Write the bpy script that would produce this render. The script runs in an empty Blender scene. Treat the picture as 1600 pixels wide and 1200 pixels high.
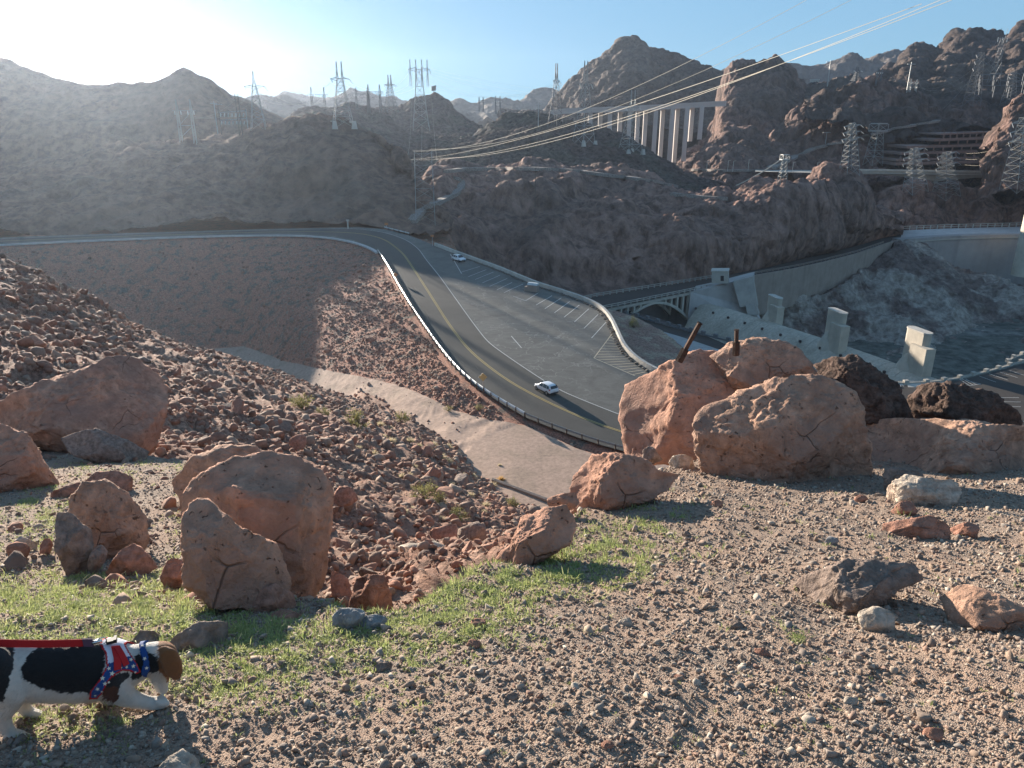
import bpy, bmesh, math, random
import numpy as np
from mathutils import Vector, Matrix
R = math.radians
random.seed(7); rng = np.random.default_rng(7)
sc = bpy.context.scene
COL = sc.collection
# ------------------------------------------------------------------ camera, sky, sun, exposure
CAMZ = 1.6; F = 1150.0; PITCH = R(20)
cd = bpy.data.cameras.new('camera'); cam = bpy.data.objects.new('camera', cd); COL.objects.link(cam)
cam.location = (0, 0, CAMZ); cam.rotation_euler = (R(90) - PITCH, 0, 0)
cd.lens = 36 * F / 1600; cd.sensor_width = 36; cd.clip_start = 0.05; cd.clip_end = 40000
sc.camera = cam
SUN_EL, SUN_AZ = R(10.6), R(-33)          # azimuth clockwise from +Y
w = bpy.data.worlds.new('World'); sc.world = w; w.use_nodes = True
nt = w.node_tree; sky = nt.nodes.new('ShaderNodeTexSky'); sky.sky_type = 'NISHITA'; sky.sun_disc = False
sky.sun_elevation = SUN_EL; sky.sun_rotation = SUN_AZ; sky.air_density = 1.0; sky.dust_density = 0.0; sky.ozone_density = 2.5
sky.altitude = 400
vm = nt.nodes.new('ShaderNodeVectorMath'); vm.operation = 'MULTIPLY_ADD'; vm.inputs[1].default_value = (.15 / .084, .15 / .168, .15 / .262); vm.inputs[2].default_value = (1, 1, 1)
vd_ = nt.nodes.new('ShaderNodeVectorMath'); vd_.operation = 'DIVIDE'     # soft shoulder so the glow round the sun does not burn out
vg = nt.nodes.new('ShaderNodeVectorMath'); vg.operation = 'SCALE'; vg.inputs['Scale'].default_value = 1.4
nt.links.new(sky.outputs[0], vm.inputs[0]); nt.links.new(sky.outputs[0], vd_.inputs[0]); nt.links.new(vm.outputs[0], vd_.inputs[1]); nt.links.new(vd_.outputs[0], vg.inputs[0])
nt.links.new(vg.outputs[0], nt.nodes['Background'].inputs[0]); nt.nodes['Background'].inputs[1].default_value = 0.15
ld = bpy.data.lights.new('sun', 'SUN'); ld.energy = 4.6; ld.angle = R(0.5); ld.color = (1, 0.89, 0.76)
sun = bpy.data.objects.new('sun', ld); COL.objects.link(sun)
SD = Vector((math.sin(SUN_AZ) * math.cos(SUN_EL), math.cos(SUN_AZ) * math.cos(SUN_EL), math.sin(SUN_EL)))
sun.rotation_euler = SD.to_track_quat('Z', 'Y').to_euler()
sc.view_settings.view_transform = 'Standard'; sc.view_settings.look = 'None'; sc.view_settings.gamma = 1
sc.view_settings.exposure = 1.55
sc.render.engine = 'CYCLES'; sc.cycles.max_bounces = 5; sc.cycles.diffuse_bounces = 3; sc.cycles.volume_bounces = 0
sc.cycles.transparent_max_bounces = 12
# ------------------------------------------------------------------ helpers: placing
CP, SP = math.cos(PITCH), math.sin(PITCH)
def ray(px, py):                       # direction with y = 1
    dy = F * CP + (600 - py) * SP
    return (px - 800) / dy, ((600 - py) * CP - F * SP) / dy
def at(px, py, Y):
    a, e = ray(px, py); return np.array((a * Y, Y, CAMZ + e * Y))
def pz(px, py, z):
    a, e = ray(px, py); Y = (z - CAMZ) / e; return np.array((a * Y, Y, z))
PA, PB = -47.4, 0.0667                 # plane of road and lot: z = PA + PB*y
def lot(px, py, dz=0.0):
    a, e = ray(px, py); Y = (PA - CAMZ) / (e - PB); return np.array((a * Y, Y, PA + PB * Y + dz))
GS = 0.33
def gp(px, py):                        # near ground plane
    a, e = ray(px, py); Y = (CAMZ - GS * 1.4) / (-e - GS); return np.array((a * Y, Y, -GS * (Y - 1.4)))
# ------------------------------------------------------------------ helpers: noise
_p = np.random.default_rng(3).permutation(256); _p = np.concatenate([_p, _p, _p])
_g = np.random.default_rng(4).normal(size=(256, 3)); _g /= np.linalg.norm(_g, axis=1)[:, None]
def perlin(P):
    P = np.asarray(P, float); i = np.floor(P).astype(int); f = P - i; i &= 255
    u = f * f * f * (f * (f * 6 - 15) + 10); out = 0
    for dx in (0, 1):
        wx = u[:, 0] if dx else 1 - u[:, 0]
        for dy in (0, 1):
            wy = u[:, 1] if dy else 1 - u[:, 1]
            for dz in (0, 1):
                wz = u[:, 2] if dz else 1 - u[:, 2]
                h = _p[_p[_p[(i[:, 0] + dx) & 255] + ((i[:, 1] + dy) & 255)] + ((i[:, 2] + dz) & 255)]
                g = _g[h]
                out = out + wx * wy * wz * (g[:, 0] * (f[:, 0] - dx) + g[:, 1] * (f[:, 1] - dy) + g[:, 2] * (f[:, 2] - dz))
    return out * 1.6
def fbm(P, o=5, lac=2.03, gain=0.5, ridged=False):
    a = 1; s = 0; P = np.asarray(P, float)
    for k in range(o):
        n = perlin(P + 17.3 * k)
        s = s + a * ((0.5 - 2 * np.abs(n)) if ridged else n); a *= gain; P = P * lac
    return s
def worley(P, seed=0):                  # distance to scattered points in the diamond metric: gives flat angular facets
    P = np.asarray(P, float); i = np.floor(P).astype(int); f1 = np.full(len(P), 9.0); f2 = f1.copy()
    for dx in (-1, 0, 1):
        for dy in (-1, 0, 1):
            for dz in (-1, 0, 1):
                c = i + (dx, dy, dz); h = _p[_p[_p[(c[:, 0] + seed) & 255] + (c[:, 1] & 255)] + (c[:, 2] & 255)]
                q = c + .5 + _g[h] * .45; d = np.abs(P - q).sum(1) * .62; m = d < f1; f2 = np.where(m, f1, np.minimum(f2, d)); f1 = np.where(m, d, f1)
    return f1, f2
def crag(P, o=3):
    s = 0; a = 1; P = np.asarray(P, float) @ np.array([[.86, .31, -.4], [-.42, .88, -.22], [.28, .36, .89]])
    for k in range(o):
        f1, f2 = worley(P + 7.7 * k, k * 13); s = s + a * (.55 - f1) * 1.5 + a * .35 * np.minimum(f2 - f1, .25); a *= .48; P = P * 2.1
    return s
# ------------------------------------------------------------------ helpers: objects
def mesh_from(name, V, Fc, mat=None, smooth=False, parent=None, mats=None, midx=None):
    me = bpy.data.meshes.new(name); V = np.asarray(V, np.float32)
    if isinstance(Fc, np.ndarray):
        n = Fc.shape[1]; me.vertices.add(len(V)); me.vertices.foreach_set('co', V.ravel())
        me.loops.add(Fc.size); me.loops.foreach_set('vertex_index', Fc.ravel().astype(np.int32))
        me.polygons.add(len(Fc)); me.polygons.foreach_set('loop_start', np.arange(0, Fc.size, n, dtype=np.int32))
        me.update(calc_edges=True)
    else:
        me.from_pydata([tuple(v) for v in V.tolist()], [], [tuple(int(i) for i in f) for f in Fc])
    if smooth: me.polygons.foreach_set('use_smooth', np.ones(len(me.polygons), bool))
    for m in (mats or ([mat] if mat else [])): me.materials.append(m)
    if midx is not None: me.polygons.foreach_set('material_index', np.asarray(midx, np.int32))
    me.update()
    o = bpy.data.objects.new(name, me); COL.objects.link(o)
    if parent: o.parent = parent
    return o
def tag(o, label=None, cat=None, group=None, kind=None):
    if label: o['label'] = label
    if cat: o['category'] = cat
    if group: o['group'] = group
    if kind: o['kind'] = kind
    return o
def empty(name, loc=(0, 0, 0), rz=0, **k):
    o = bpy.data.objects.new(name, None); COL.objects.link(o); o.location = loc; o.rotation_euler = (0, 0, rz)
    o.empty_display_size = 0.1
    return tag(o, **k)
class MB:                               # collects boxes, bars, prisms into one mesh
    def __init__(s): s.V = []; s.F = []; s.M = []
    def add(s, V, Fs, m=0):
        b = len(s.V); s.V += [tuple(v) for v in V]; s.F += [tuple(i + b for i in f) for f in Fs]; s.M += [m] * len(Fs); return s
    def box(s, c, d, rz=0, m=0, taper=1.0):
        ca, sa = math.cos(rz), math.sin(rz); V = []
        for z in (-1, 1):
            k = taper if z > 0 else 1
            for x, y in ((-1, -1), (1, -1), (1, 1), (-1, 1)):
                X, Y = x * d[0] / 2 * k, y * d[1] / 2 * k
                V.append((c[0] + X * ca - Y * sa, c[1] + X * sa + Y * ca, c[2] + z * d[2] / 2))
        return s.add(V, [(3, 2, 1, 0), (4, 5, 6, 7), (0, 1, 5, 4), (1, 2, 6, 5), (2, 3, 7, 6), (3, 0, 4, 7)], m)
    def bar(s, a, b, r, n=4, r2=None, m=0, cap=True):
        a = Vector(a); b = Vector(b); d = (b - a)
        if d.length < 1e-6: return s
        d.normalize(); u = d.cross(Vector((0, 0, 1)))
        if u.length < 1e-3: u = Vector((1, 0, 0))
        u.normalize(); v = d.cross(u); r2 = r if r2 is None else r2; V = []
        for p, q in ((a, r), (b, r2)):
            for k in range(n):
                t = 2 * math.pi * (k + .5) / n; V.append(p + (u * math.cos(t) + v * math.sin(t)) * q)
        Fs = [(k, (k + 1) % n, n + (k + 1) % n, n + k) for k in range(n)]
        if cap: Fs += [tuple(range(n - 1, -1, -1)), tuple(range(n, 2 * n))]
        return s.add(V, Fs, m)
    def path(s, pts, r, n=6, m=0):
        for a, b in zip(pts[:-1], pts[1:]): s.bar(a, b, r, n, m=m, cap=False)
        return s
    def prism(s, poly, d, m=0):          # poly: 3D points, extruded by vector d
        n = len(poly); d = np.array(d); V = [np.array(p) for p in poly] + [np.array(p) + d for p in poly]
        Fs = [tuple(range(n - 1, -1, -1)), tuple(range(n, 2 * n))] + [(k, (k + 1) % n, n + (k + 1) % n, n + k) for k in range(n)]
        return s.add(V, Fs, m)
    def build(s, name, mat, parent=None, smooth=False, mats=None):
        o = mesh_from(name, s.V, s.F, mat, smooth, parent, mats, s.M if mats else None)
        return o
# ------------------------------------------------------------------ materials
def newmat(name, col=(.5, .5, .5), rough=.8, spec=.3, metal=0):
    m = bpy.data.materials.new(name); m.use_nodes = True; b = m.node_tree.nodes['Principled BSDF']
    b.inputs['Base Color'].default_value = (*col, 1); b.inputs['Roughness'].default_value = rough
    b.inputs['Specular IOR Level'].default_value = spec; b.inputs['Metallic'].default_value = metal
    return m
class N:                                # tiny node helper
    def __init__(s, m): s.m = m; s.t = m.node_tree; s.b = s.t.nodes['Principled BSDF']; s.co = None
    def n(s, k, **kw):
        x = s.t.nodes.new('ShaderNode' + k)
        for a, v in kw.items(): setattr(x, a, v)
        return x
    def l(s, a, b): s.t.links.new(a, b)
    def coord(s, sx=1, sy=1, sz=1):
        tc = s.n('TexCoord'); mp = s.n('Mapping'); s.l(tc.outputs['Object'], mp.inputs[0]); mp.inputs['Scale'].default_value = (sx, sy, sz); return mp.outputs[0]
    def noise(s, v, sc_, det=6, rough=.6, dist=0):
        x = s.n('TexNoise'); s.l(v, x.inputs['Vector']); x.inputs['Scale'].default_value = sc_; x.inputs['Detail'].default_value = det
        x.inputs['Roughness'].default_value = rough; x.inputs['Distortion'].default_value = dist; return x.outputs[0]
    def vor(s, v, sc_, feat='F1', out=0):
        x = s.n('TexVoronoi', feature=feat); s.l(v, x.inputs['Vector']); x.inputs['Scale'].default_value = sc_; return x.outputs[out]
    def ramp(s, v, stops):
        x = s.n('ValToRGB'); s.l(v, x.inputs[0]); e = x.color_ramp.elements
        while len(e) < len(stops): e.new(.5)
        for k, (p, c) in enumerate(stops): e[k].position = p; e[k].color = (*c, 1) if len(c) == 3 else c
        return x.outputs[0]
    def mix(s, f, a, b, mode='MIX'):
        x = s.n('Mix', data_type='RGBA', blend_type=mode)
        for i, v in ((0, f), (6, a), (7, b)):
            if isinstance(v, (int, float)): x.inputs[i].default_value = v
            elif isinstance(v, tuple): x.inputs[i].default_value = (*v, 1)
            else: s.l(v, x.inputs[i])
        return x.outputs[2]
    def math(s, op, a, b=0):
        x = s.n('Math', operation=op)
        for i, v in ((0, a), (1, b)):
            if isinstance(v, (int, float)): x.inputs[i].default_value = v
            else: s.l(v, x.inputs[i])
        return x.outputs[0]
    def bump(s, h, dist, strength=1, prev=None):
        x = s.n('Bump'); s.l(h, x.inputs['Height']); x.inputs['Distance'].default_value = dist; x.inputs['Strength'].default_value = strength
        if prev is not None: s.l(prev, x.inputs['Normal'])
        return x.outputs[0]
    def color(s, c): s.l(c, s.b.inputs['Base Color'])
    def normal(s, c): s.l(c, s.b.inputs['Normal'])
def g3(c, k): return tuple(min(1, x * k) for x in c)
def rockmat(name, c, sc_, bump, alt=None, pits=0, cracks=1.0, var=.5, speck=0, zs=1.0, warm=None, altpos=(.48, .64)):
    m = newmat(name, c, .9, .2); n = N(m); v = n.coord(1, 1, zs)
    big = n.noise(v, sc_ * .25, 5, .6, .4); fine = n.noise(v, sc_ * 2.2, 9, .68)
    col = n.ramp(fine, [(.36, g3(c, 1 - var)), (.5, c), (.64, g3(c, 1 + var))])
    if alt: col = n.mix(n.ramp(big, [(altpos[0], (0, 0, 0)), (altpos[1], (1, 1, 1))]), col, n.ramp(fine, [(.36, g3(alt, 1 - var)), (.5, alt), (.64, g3(alt, 1 + var))]))
    if speck:
        sp = n.noise(v, sc_ * 14, 3, .7); col = n.mix(n.ramp(sp, [(.6, (0, 0, 0)), (.72, (speck,) * 3)]), col, (.5, .43, .36))
    if pits:                            # long cracks and stains of a single boulder
        wv = n.n('VectorMath', operation='ADD'); nz = n.n('TexNoise'); nz.inputs['Scale'].default_value = sc_ * .5; nz.inputs['Detail'].default_value = 4; s3 = n.n('VectorMath', operation='SCALE'); s3.inputs['Scale'].default_value = .9 / sc_
        n.l(v, nz.inputs['Vector']); n.l(nz.outputs[1], s3.inputs[0]); n.l(v, wv.inputs[0]); n.l(s3.outputs[0], wv.inputs[1])
        ce = n.ramp(n.vor(wv.outputs[0], sc_ * .42, 'DISTANCE_TO_EDGE'), [(0, (0, 0, 0)), (.009, (1, 1, 1))]); cm = n.ramp(n.noise(v, sc_ * .4, 2), [(.53, (1, 1, 1)), (.62, (0, 0, 0))]); ce = n.math('MAXIMUM', ce, cm)
        st = n.ramp(n.noise(v, sc_ * .33, 6, .7), [(.44, (0, 0, 0)), (.6, (.7,) * 3)]); col = n.mix(st, col, (c[0] * .66, c[1] * .68, c[2] * .74)); col = n.mix(n.math('MULTIPLY', n.math('SUBTRACT', 1, ce), .65), col, g3(c, .25))
    cr = n.vor(v, sc_ * .9, 'DISTANCE_TO_EDGE'); crv = n.ramp(cr, [(0, (0, 0, 0)), (.06, (1, 1, 1))])
    h = n.math('MULTIPLY', fine, 1.0); h = n.math('ADD', h, n.math('MULTIPLY', crv, .12 * cracks))
    if pits: h = n.math('ADD', h, n.math('MULTIPLY', ce, .3))
    nn = n.bump(h, bump)
    if pits:
        pn = n.noise(v, sc_ * pits * 1.6, 3, .55, .6); pm = n.noise(v, sc_ * .8, 3)
        pp = n.ramp(n.math('ADD', pn, n.math('MULTIPLY', pm, .25)), [(.40, (0, 0, 0)), (.46, (1, 1, 1))])
        nn = n.bump(pp, bump * .5, 1, nn); col = n.mix(n.math('SUBTRACT', 1, pp), col, g3(c, .5))
    n.color(col); n.normal(nn); return m
def concrete(name, c, sc_=1.0, streak=.35):
    m = newmat(name, c, .85, .3); n = N(m); v = n.coord(); vs = n.coord(1, 1, .08)
    a = n.noise(v, .6 * sc_, 6, .65); b = n.noise(vs, .9 * sc_, 4, .6)
    col = n.ramp(a, [(.3, g3(c, .78)), (.6, c), (.8, g3(c, 1.12))]); col = n.mix(n.ramp(b, [(.5, (0, 0, 0)), (.75, (streak,) * 3)]), col, g3(c, .45))
    n.color(col); n.normal(n.bump(n.noise(v, 3 * sc_, 5), .05)); return m
# ------------------------------------------------------------------ helpers: terrain
CAPT = {}
def loft(name, lines, pr, ncol, rows, mat, disp=(), smooth=None, keep=None, post=None, kind='structure', relax=2, **k):
    if smooth is None: smooth = name in ('gravel_ledge', 'embankment')     # rock faces stay angular
    s0, s1 = ray(pr[0], 300)[0], ray(pr[1], 300)[0]
    if keep == 'near': s0, s1 = ray(pr[0], 900)[0], ray(pr[1], 900)[0]
    S = np.linspace(s0, s1, ncol); L = []
    for ln in lines:
        A = np.array(ln); q = A[:, 0] / A[:, 1]; o = np.argsort(q); q = q[o]; A = A[o]
        L.append((np.interp(S, q, A[:, 1]), np.interp(S, q, A[:, 2])))
    Y = []; Z = []
    for i, n in enumerate(rows):
        for j in range(n + (1 if i == len(rows) - 1 else 0)):
            t = j / n; Y.append(L[i][0] * (1 - t) + L[i + 1][0] * t); Z.append(L[i][1] * (1 - t) + L[i + 1][1] * t)
    Y = np.array(Y); Z = np.array(Z)
    for _ in range(relax):
        Z[1:-1] = (Z[:-2] + 2 * Z[1:-1] + Z[2:]) / 4; Z[:, 1:-1] = (Z[:, :-2] + 2 * Z[:, 1:-1] + Z[:, 2:]) / 4
        Y[1:-1] = (Y[:-2] + 2 * Y[1:-1] + Y[2:]) / 4; Y[:, 1:-1] = (Y[:, :-2] + 2 * Y[:, 1:-1] + Y[:, 2:]) / 4
    P = np.stack([S[None, :] * Y, Y, Z], -1); nr, nc = Y.shape
    for (scl, amp, o, ridged, zs) in disp:
        du = np.gradient(P, axis=1); dv = np.gradient(P, axis=0); nn = np.cross(du, dv); nn /= np.linalg.norm(nn, axis=-1, keepdims=True) + 1e-9
        q = P.reshape(-1, 3) * np.array((1, 1, zs)) / scl
        q = q + (.10 if ridged == 'c' else .35) * np.stack([perlin(q * .7 + 5), perlin(q * .7 + 15), perlin(q * .7 + 25)], -1)
        d = (crag(q, o) if ridged == 'c' else fbm(q, o, ridged=ridged)).reshape(nr, nc) * amp
        if post: d = post(P, d)
        P = P + nn * d[..., None]
    idx = np.arange(nr * nc).reshape(nr, nc)
    Fc = np.stack([idx[:-1, :-1], idx[:-1, 1:], idx[1:, 1:], idx[1:, :-1]], -1).reshape(-1, 4)
    o = mesh_from(name, P.reshape(-1, 3), Fc, mat, smooth); tag(o, kind=kind, **k); CAPT[name] = P
    return o, P
def hz(P, x, y):                         # height of a terrain grid near (x, y)
    Q = P.reshape(-1, 3); d = (Q[:, 0] - x) ** 2 + (Q[:, 1] - y) ** 2; return float(Q[np.argmin(d), 2])
#TERRAIN
M_gravel0 = rockmat('gravel_earth', (.30, .215, .155), 40, .008, alt=(.35, .25, .19), cracks=.1, var=.35)
def grainmat(name, cols, g, bump):       # fine loose grains between the modelled pebbles
    m = newmat(name, cols[0], .95, .15); n = N(m); v = n.coord(); vo = n.n('TexVoronoi'); vo.inputs['Scale'].default_value = g; vo.inputs['Randomness'].default_value = 1
    wv = n.n('VectorMath', operation='ADD'); nz = n.n('TexNoise'); nz.inputs['Scale'].default_value = g * .8; s3 = n.n('VectorMath', operation='SCALE'); s3.inputs['Scale'].default_value = .8 / g; n.l(v, nz.inputs['Vector']); n.l(nz.outputs[1], s3.inputs[0]); n.l(v, wv.inputs[0]); n.l(s3.outputs[0], wv.inputs[1])
    n.l(wv.outputs[0], vo.inputs['Vector']); sx = n.n('SeparateColor'); n.l(vo.outputs['Color'], sx.inputs[0]); col = n.ramp(sx.outputs[0], [(i / len(cols), c) for i, c in enumerate(cols)])
    big = n.noise(v, 2.2, 5, .6); col = n.mix(n.ramp(big, [(.4, (0, 0, 0)), (.62, (.55,) * 3)]), col, (.36, .24, .17)); d = n.math('SUBTRACT', .5, vo.outputs['Distance'])
    n.color(col); n.normal(n.bump(d, bump)); return m
M_talus = rockmat('talus_earth', (.27, .15, .105), 3.0, .10, alt=(.33, .21, .15), cracks=.5)
M_dirt = rockmat('dirt_flat', (.38, .265, .20), .9, .03, alt=(.32, .23, .17), cracks=.0, var=.22, altpos=(.5, .62))
M_bank = rockmat('embankment_rubble', (.38, .18, .12), 1.6, .25, alt=(.17, .135, .105), var=.5, speck=.3)
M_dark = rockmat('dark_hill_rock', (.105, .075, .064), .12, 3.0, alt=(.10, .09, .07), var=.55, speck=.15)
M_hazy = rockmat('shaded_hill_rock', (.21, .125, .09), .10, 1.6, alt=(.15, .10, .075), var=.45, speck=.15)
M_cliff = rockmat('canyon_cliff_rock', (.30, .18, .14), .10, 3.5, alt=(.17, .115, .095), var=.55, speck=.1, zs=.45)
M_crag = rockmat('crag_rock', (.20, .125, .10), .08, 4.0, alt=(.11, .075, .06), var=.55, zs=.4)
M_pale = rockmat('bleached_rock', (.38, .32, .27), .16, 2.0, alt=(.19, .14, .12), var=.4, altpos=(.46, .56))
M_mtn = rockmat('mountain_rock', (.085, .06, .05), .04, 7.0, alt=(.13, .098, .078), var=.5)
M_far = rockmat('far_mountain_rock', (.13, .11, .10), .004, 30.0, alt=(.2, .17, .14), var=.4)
M_gravel = grainmat('gravel_ground', [(.25, .175, .13), (.31, .235, .175), (.19, .14, .11), (.38, .30, .23), (.27, .175, .13), (.29, .24, .195)], 190, .005)
# base sheet to the horizon
A = []
for r_ in (3, 30, 90, 200, 400, 800, 1600, 3200, 5000, 9500):
    A.append([(r_ * math.sin(t), r_ * math.cos(t), -112) for t in np.linspace(0, 2 * math.pi, 97)[:-1]])
V = [p for r_ in A for p in r_]; Fs = [(i * 96 + j, i * 96 + (j + 1) % 96, (i + 1) * 96 + (j + 1) % 96, (i + 1) * 96 + j) for i in range(9) for j in range(96)]
tag(mesh_from('ground', V, Fs, M_far), kind='structure')
def T(pts): return [at(*p) for p in pts]
# foreground ledge
crest = [(-260, 690), (0, 700), (150, 712), (262, 722), (300, 735), (400, 850), (455, 930), (520, 958), (580, 962), (640, 952), (700, 925), (760, 892), (790, 880), (850, 845), (900, 800), (960, 775), (1050, 730), (1150, 712), (1300, 705), (1500, 700), (1860, 690)]
LT = {900: 3.9, 860: 4.6, 780: 6.4, 690: 9.6}
def gq(px, py):                        # ledge point: plane, with a lower terrace at the left
    p = gp(px, py); k = min(1, max(0, (560 - px) / 90)) * min(1, max(0, (958 - py) / 40)); f = 1 + .42 * k * (1 + max(0, 900 - py) / 600); q = p[1] * f
    a, e = ray(px, py); return np.array((a * q, q, CAMZ + e * q))
cr3 = [gq(*p) for p in crest]
near = [[gp(x, 2400) * np.array((1, 1, 1)) for x in (-900, 300, 1300, 2500)], [gp(x, 1500) for x in (-400, 300, 1300, 2000)], [gp(x, y) for x, y in ((-300, 1000), (300, 1080), (640, 1060), (900, 1000), (1300, 950), (1860, 950))], [gq(x, y) for x, y in ((-300, 958), (0, 958), (300, 965), (520, 990), (640, 985), (760, 930), (850, 880), (950, 850), (1100, 800), (1860, 800))],
        [gq(x, y) for x, y in ((-300, 912), (0, 912), (300, 925), (455, 948), (520, 970), (640, 965), (760, 910), (850, 862), (950, 815), (1100, 765), (1860, 760))],
        [gq(x, y) for x, y in ((-300, 820), (0, 820), (300, 850), (455, 935), (520, 963), (640, 957), (760, 898), (850, 850), (950, 790), (1100, 740), (1860, 730))], cr3,
        [p + np.array((0, 0.25, -0.35)) + p * np.array((.06, .06, 0)) for p in cr3], [p * np.array((1.15, 1.15, 1)) + np.array((0, 0.3, -2.6)) for p in cr3]]
back = [[(-2.5, -3.0, 1.0), (2.5, -3.0, 1.0)]]
o_near, P_near = loft('gravel_ledge', near, (-750, 2600), 1250, [110, 150, 90, 60, 80, 90, 14, 14], M_gravel,
    disp=[(1.3, .05, 3, False, 1), (.25, .013, 3, False, 1), (.05, .005, 2, False, 1)], keep='near', relax=3)
# talus slope below the ledge
tal = [[at(x, y, Y) for x, y, Y in ((-300, 860, 7.0), (0, 860, 7.0), (300, 930, 6.0), (400, 970, 5.0), (640, 1010, 3.2), (800, 960, 3.6), (900, 900, 4.2), (1100, 850, 6), (1400, 830, 8))],
       [at(x, y, Y) for x, y, Y in ((-300, 690, 13), (0, 690, 13), (200, 755, 12), (400, 850, 10), (520, 925, 7), (600, 935, 7), (750, 890, 8), (900, 870, 9), (1100, 850, 10), (1400, 830, 12))],
       T(((-300, 540, 22), (0, 580, 23), (200, 640, 22), (400, 720, 21), (600, 800, 20), (750, 850, 19), (900, 855, 20), (1100, 850, 20), (1400, 840, 24))),
       T(((-300, 440, 40), (0, 478, 42), (200, 553, 45), (400, 630, 42), (600, 712, 38), (750, 795, 35), (900, 830, 38), (1100, 845, 40), (1400, 840, 44))),
       T(((-300, 285, 55), (0, 402, 60), (50, 418, 62), (100, 444, 66), (150, 470, 71), (200, 500, 78), (300, 541, 95), (400, 567, 108), (440, 582, 116), (480, 598, 116), (560, 630, 106), (640, 662, 96), (700, 702, 86), (740, 748, 78), (800, 786, 75), (850, 803, 73), (950, 832, 70), (1100, 845, 66), (1400, 845, 70))),
       ]
tal.append([p * np.array((1.06, 1.06, 1)) + np.array((0, 0, -7 if p[0] < -33 else -2.5)) for p in tal[4]])
tal.append([p * np.array((1.3, 1.3, 1)) + np.array((0, 0, -40 if p[0] < -33 else -8)) for p in tal[4]])
o_tal, P_tal = loft('talus_slope', tal, (-260, 1350), 620, [40, 110, 110, 90, 10, 6], M_talus,
    disp=[(9, .55, 3, False, 1), (1.6, .22, 4, True, 1), (.5, .08, 2, False, 1)], relax=3)
# bowl, dirt flat, embankment, shelf under road and lot, canyon edge
flat0 = [pz(x, y, z) for x, y, z in ((-300, 760, -62), (0, 760, -62), (300, 760, -60), (480, 720, -52), (560, 700, -48), (640, 720, -44.5), (700, 740, -42.3), (800, 800, -41.4), (900, 840, -41.2), (1000, 860, -41.2), (1300, 860, -41.2))]
foot = [pz(x, y, z) for x, y, z in ((-300, 575, -57), (0, 570, -57), (200, 560, -57), (380, 540, -54), (440, 562, -51), (480, 572, -48.5), (520, 580, -46.6), (560, 587, -45), (620, 601, -43.5), (700, 636, -42.2), (760, 655, -41.7), (820, 664, -41.4), (900, 700, -41.2), (970, 722, -41.2), (1300, 730, -41.2))]
EDGE = [(-300, 396), (-100, 387), (0, 382), (100, 377), (200, 373), (300, 369), (400, 367), (470, 367), (520, 371), (555, 378), (580, 387), (590, 394), (597, 404), (607, 420), (622, 448), (640, 478), (660, 508), (680, 537), (700, 563), (720, 585), (745, 606), (780, 629), (820, 652), (860, 668), (900, 683), (940, 696), (1000, 712), (1300, 722)]
edge = [lot(x, y, -.35) for x, y in EDGE]; edge_lo = [p * np.array((.985, .985, 1)) + np.array((0, 0, -.7)) for p in edge]
RIM = [(-300, 384), (-100, 376), (0, 371), (200, 364), (400, 358), (500, 356), (560, 355), (600, 358), (640, 368), (680, 384), (717, 398), (780, 421), (840, 446), (880, 458), (915, 470), (940, 482), (955, 500), (965, 522), (975, 545), (992, 563), (1018, 580), (1060, 596), (1300, 620)]
rim = [lot(x, y, -.35) for x, y in RIM]
rim2 = [p * np.array((1.012, 1.012, 1)) + np.array((.3, .3, -1.2)) for p in rim]
rim3 = [np.array((p[0] * 1.35 + 6, p[1] * 1.30, -60 if p[0] > -20 else -38)) for p in rim]
bank = lambda P, d: d * np.clip(1 - np.abs((P[..., 2] - (PA + PB * P[..., 1])) + .35) ** 0 * (P[..., 2] > PA + PB * P[..., 1] - .8), 0, 1)
o_bowl, P_bowl = loft('embankment', [flat0, foot, edge_lo, edge, rim, rim2, rim3], (-280, 1300), 800, [40, 170, 4, 20, 4, 40], M_bank,
    disp=[(14, .3, 3, False, 1), (2.5, .07, 3, True, 1)], post=bank, relax=1)
o_bowl.data.materials.append(M_dirt); mi_ = np.zeros((P_bowl.shape[0] - 1, P_bowl.shape[1] - 1), np.int32); mi_[:40] = 1; o_bowl.data.polygons.foreach_set('material_index', mi_.ravel())
# reddish slope outside the parapet
sl = [at(x, y, Y) for x, y, Y in ((900, 468, 166), (930, 476, 164), (960, 484, 160), (1000, 498, 155), (1040, 521, 148), (1075, 549, 140), (1110, 577, 132), (1180, 610, 124), (1300, 640, 118))]
o_sl, P_sl = loft('slope', [[p * np.array((1.02, 1.02, 1)) + (.6, .3, -.9) for p in rim if p[0] > 10], sl, [p * np.array((1.03, 1.03, 1)) + (0, 0, -5) for p in sl], [p * np.array((1.25, 1.25, 1)) + (4, 0, -26) for p in sl]], (900, 1300), 260, [60, 8, 30], rockmat('slope_earth', (.27, .165, .125), 1.2, .2, alt=(.36, .28, .2), var=.4, speck=.4), disp=[(9, .35, 3, False, 1), (2, .12, 3, True, 1)], relax=1)
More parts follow.
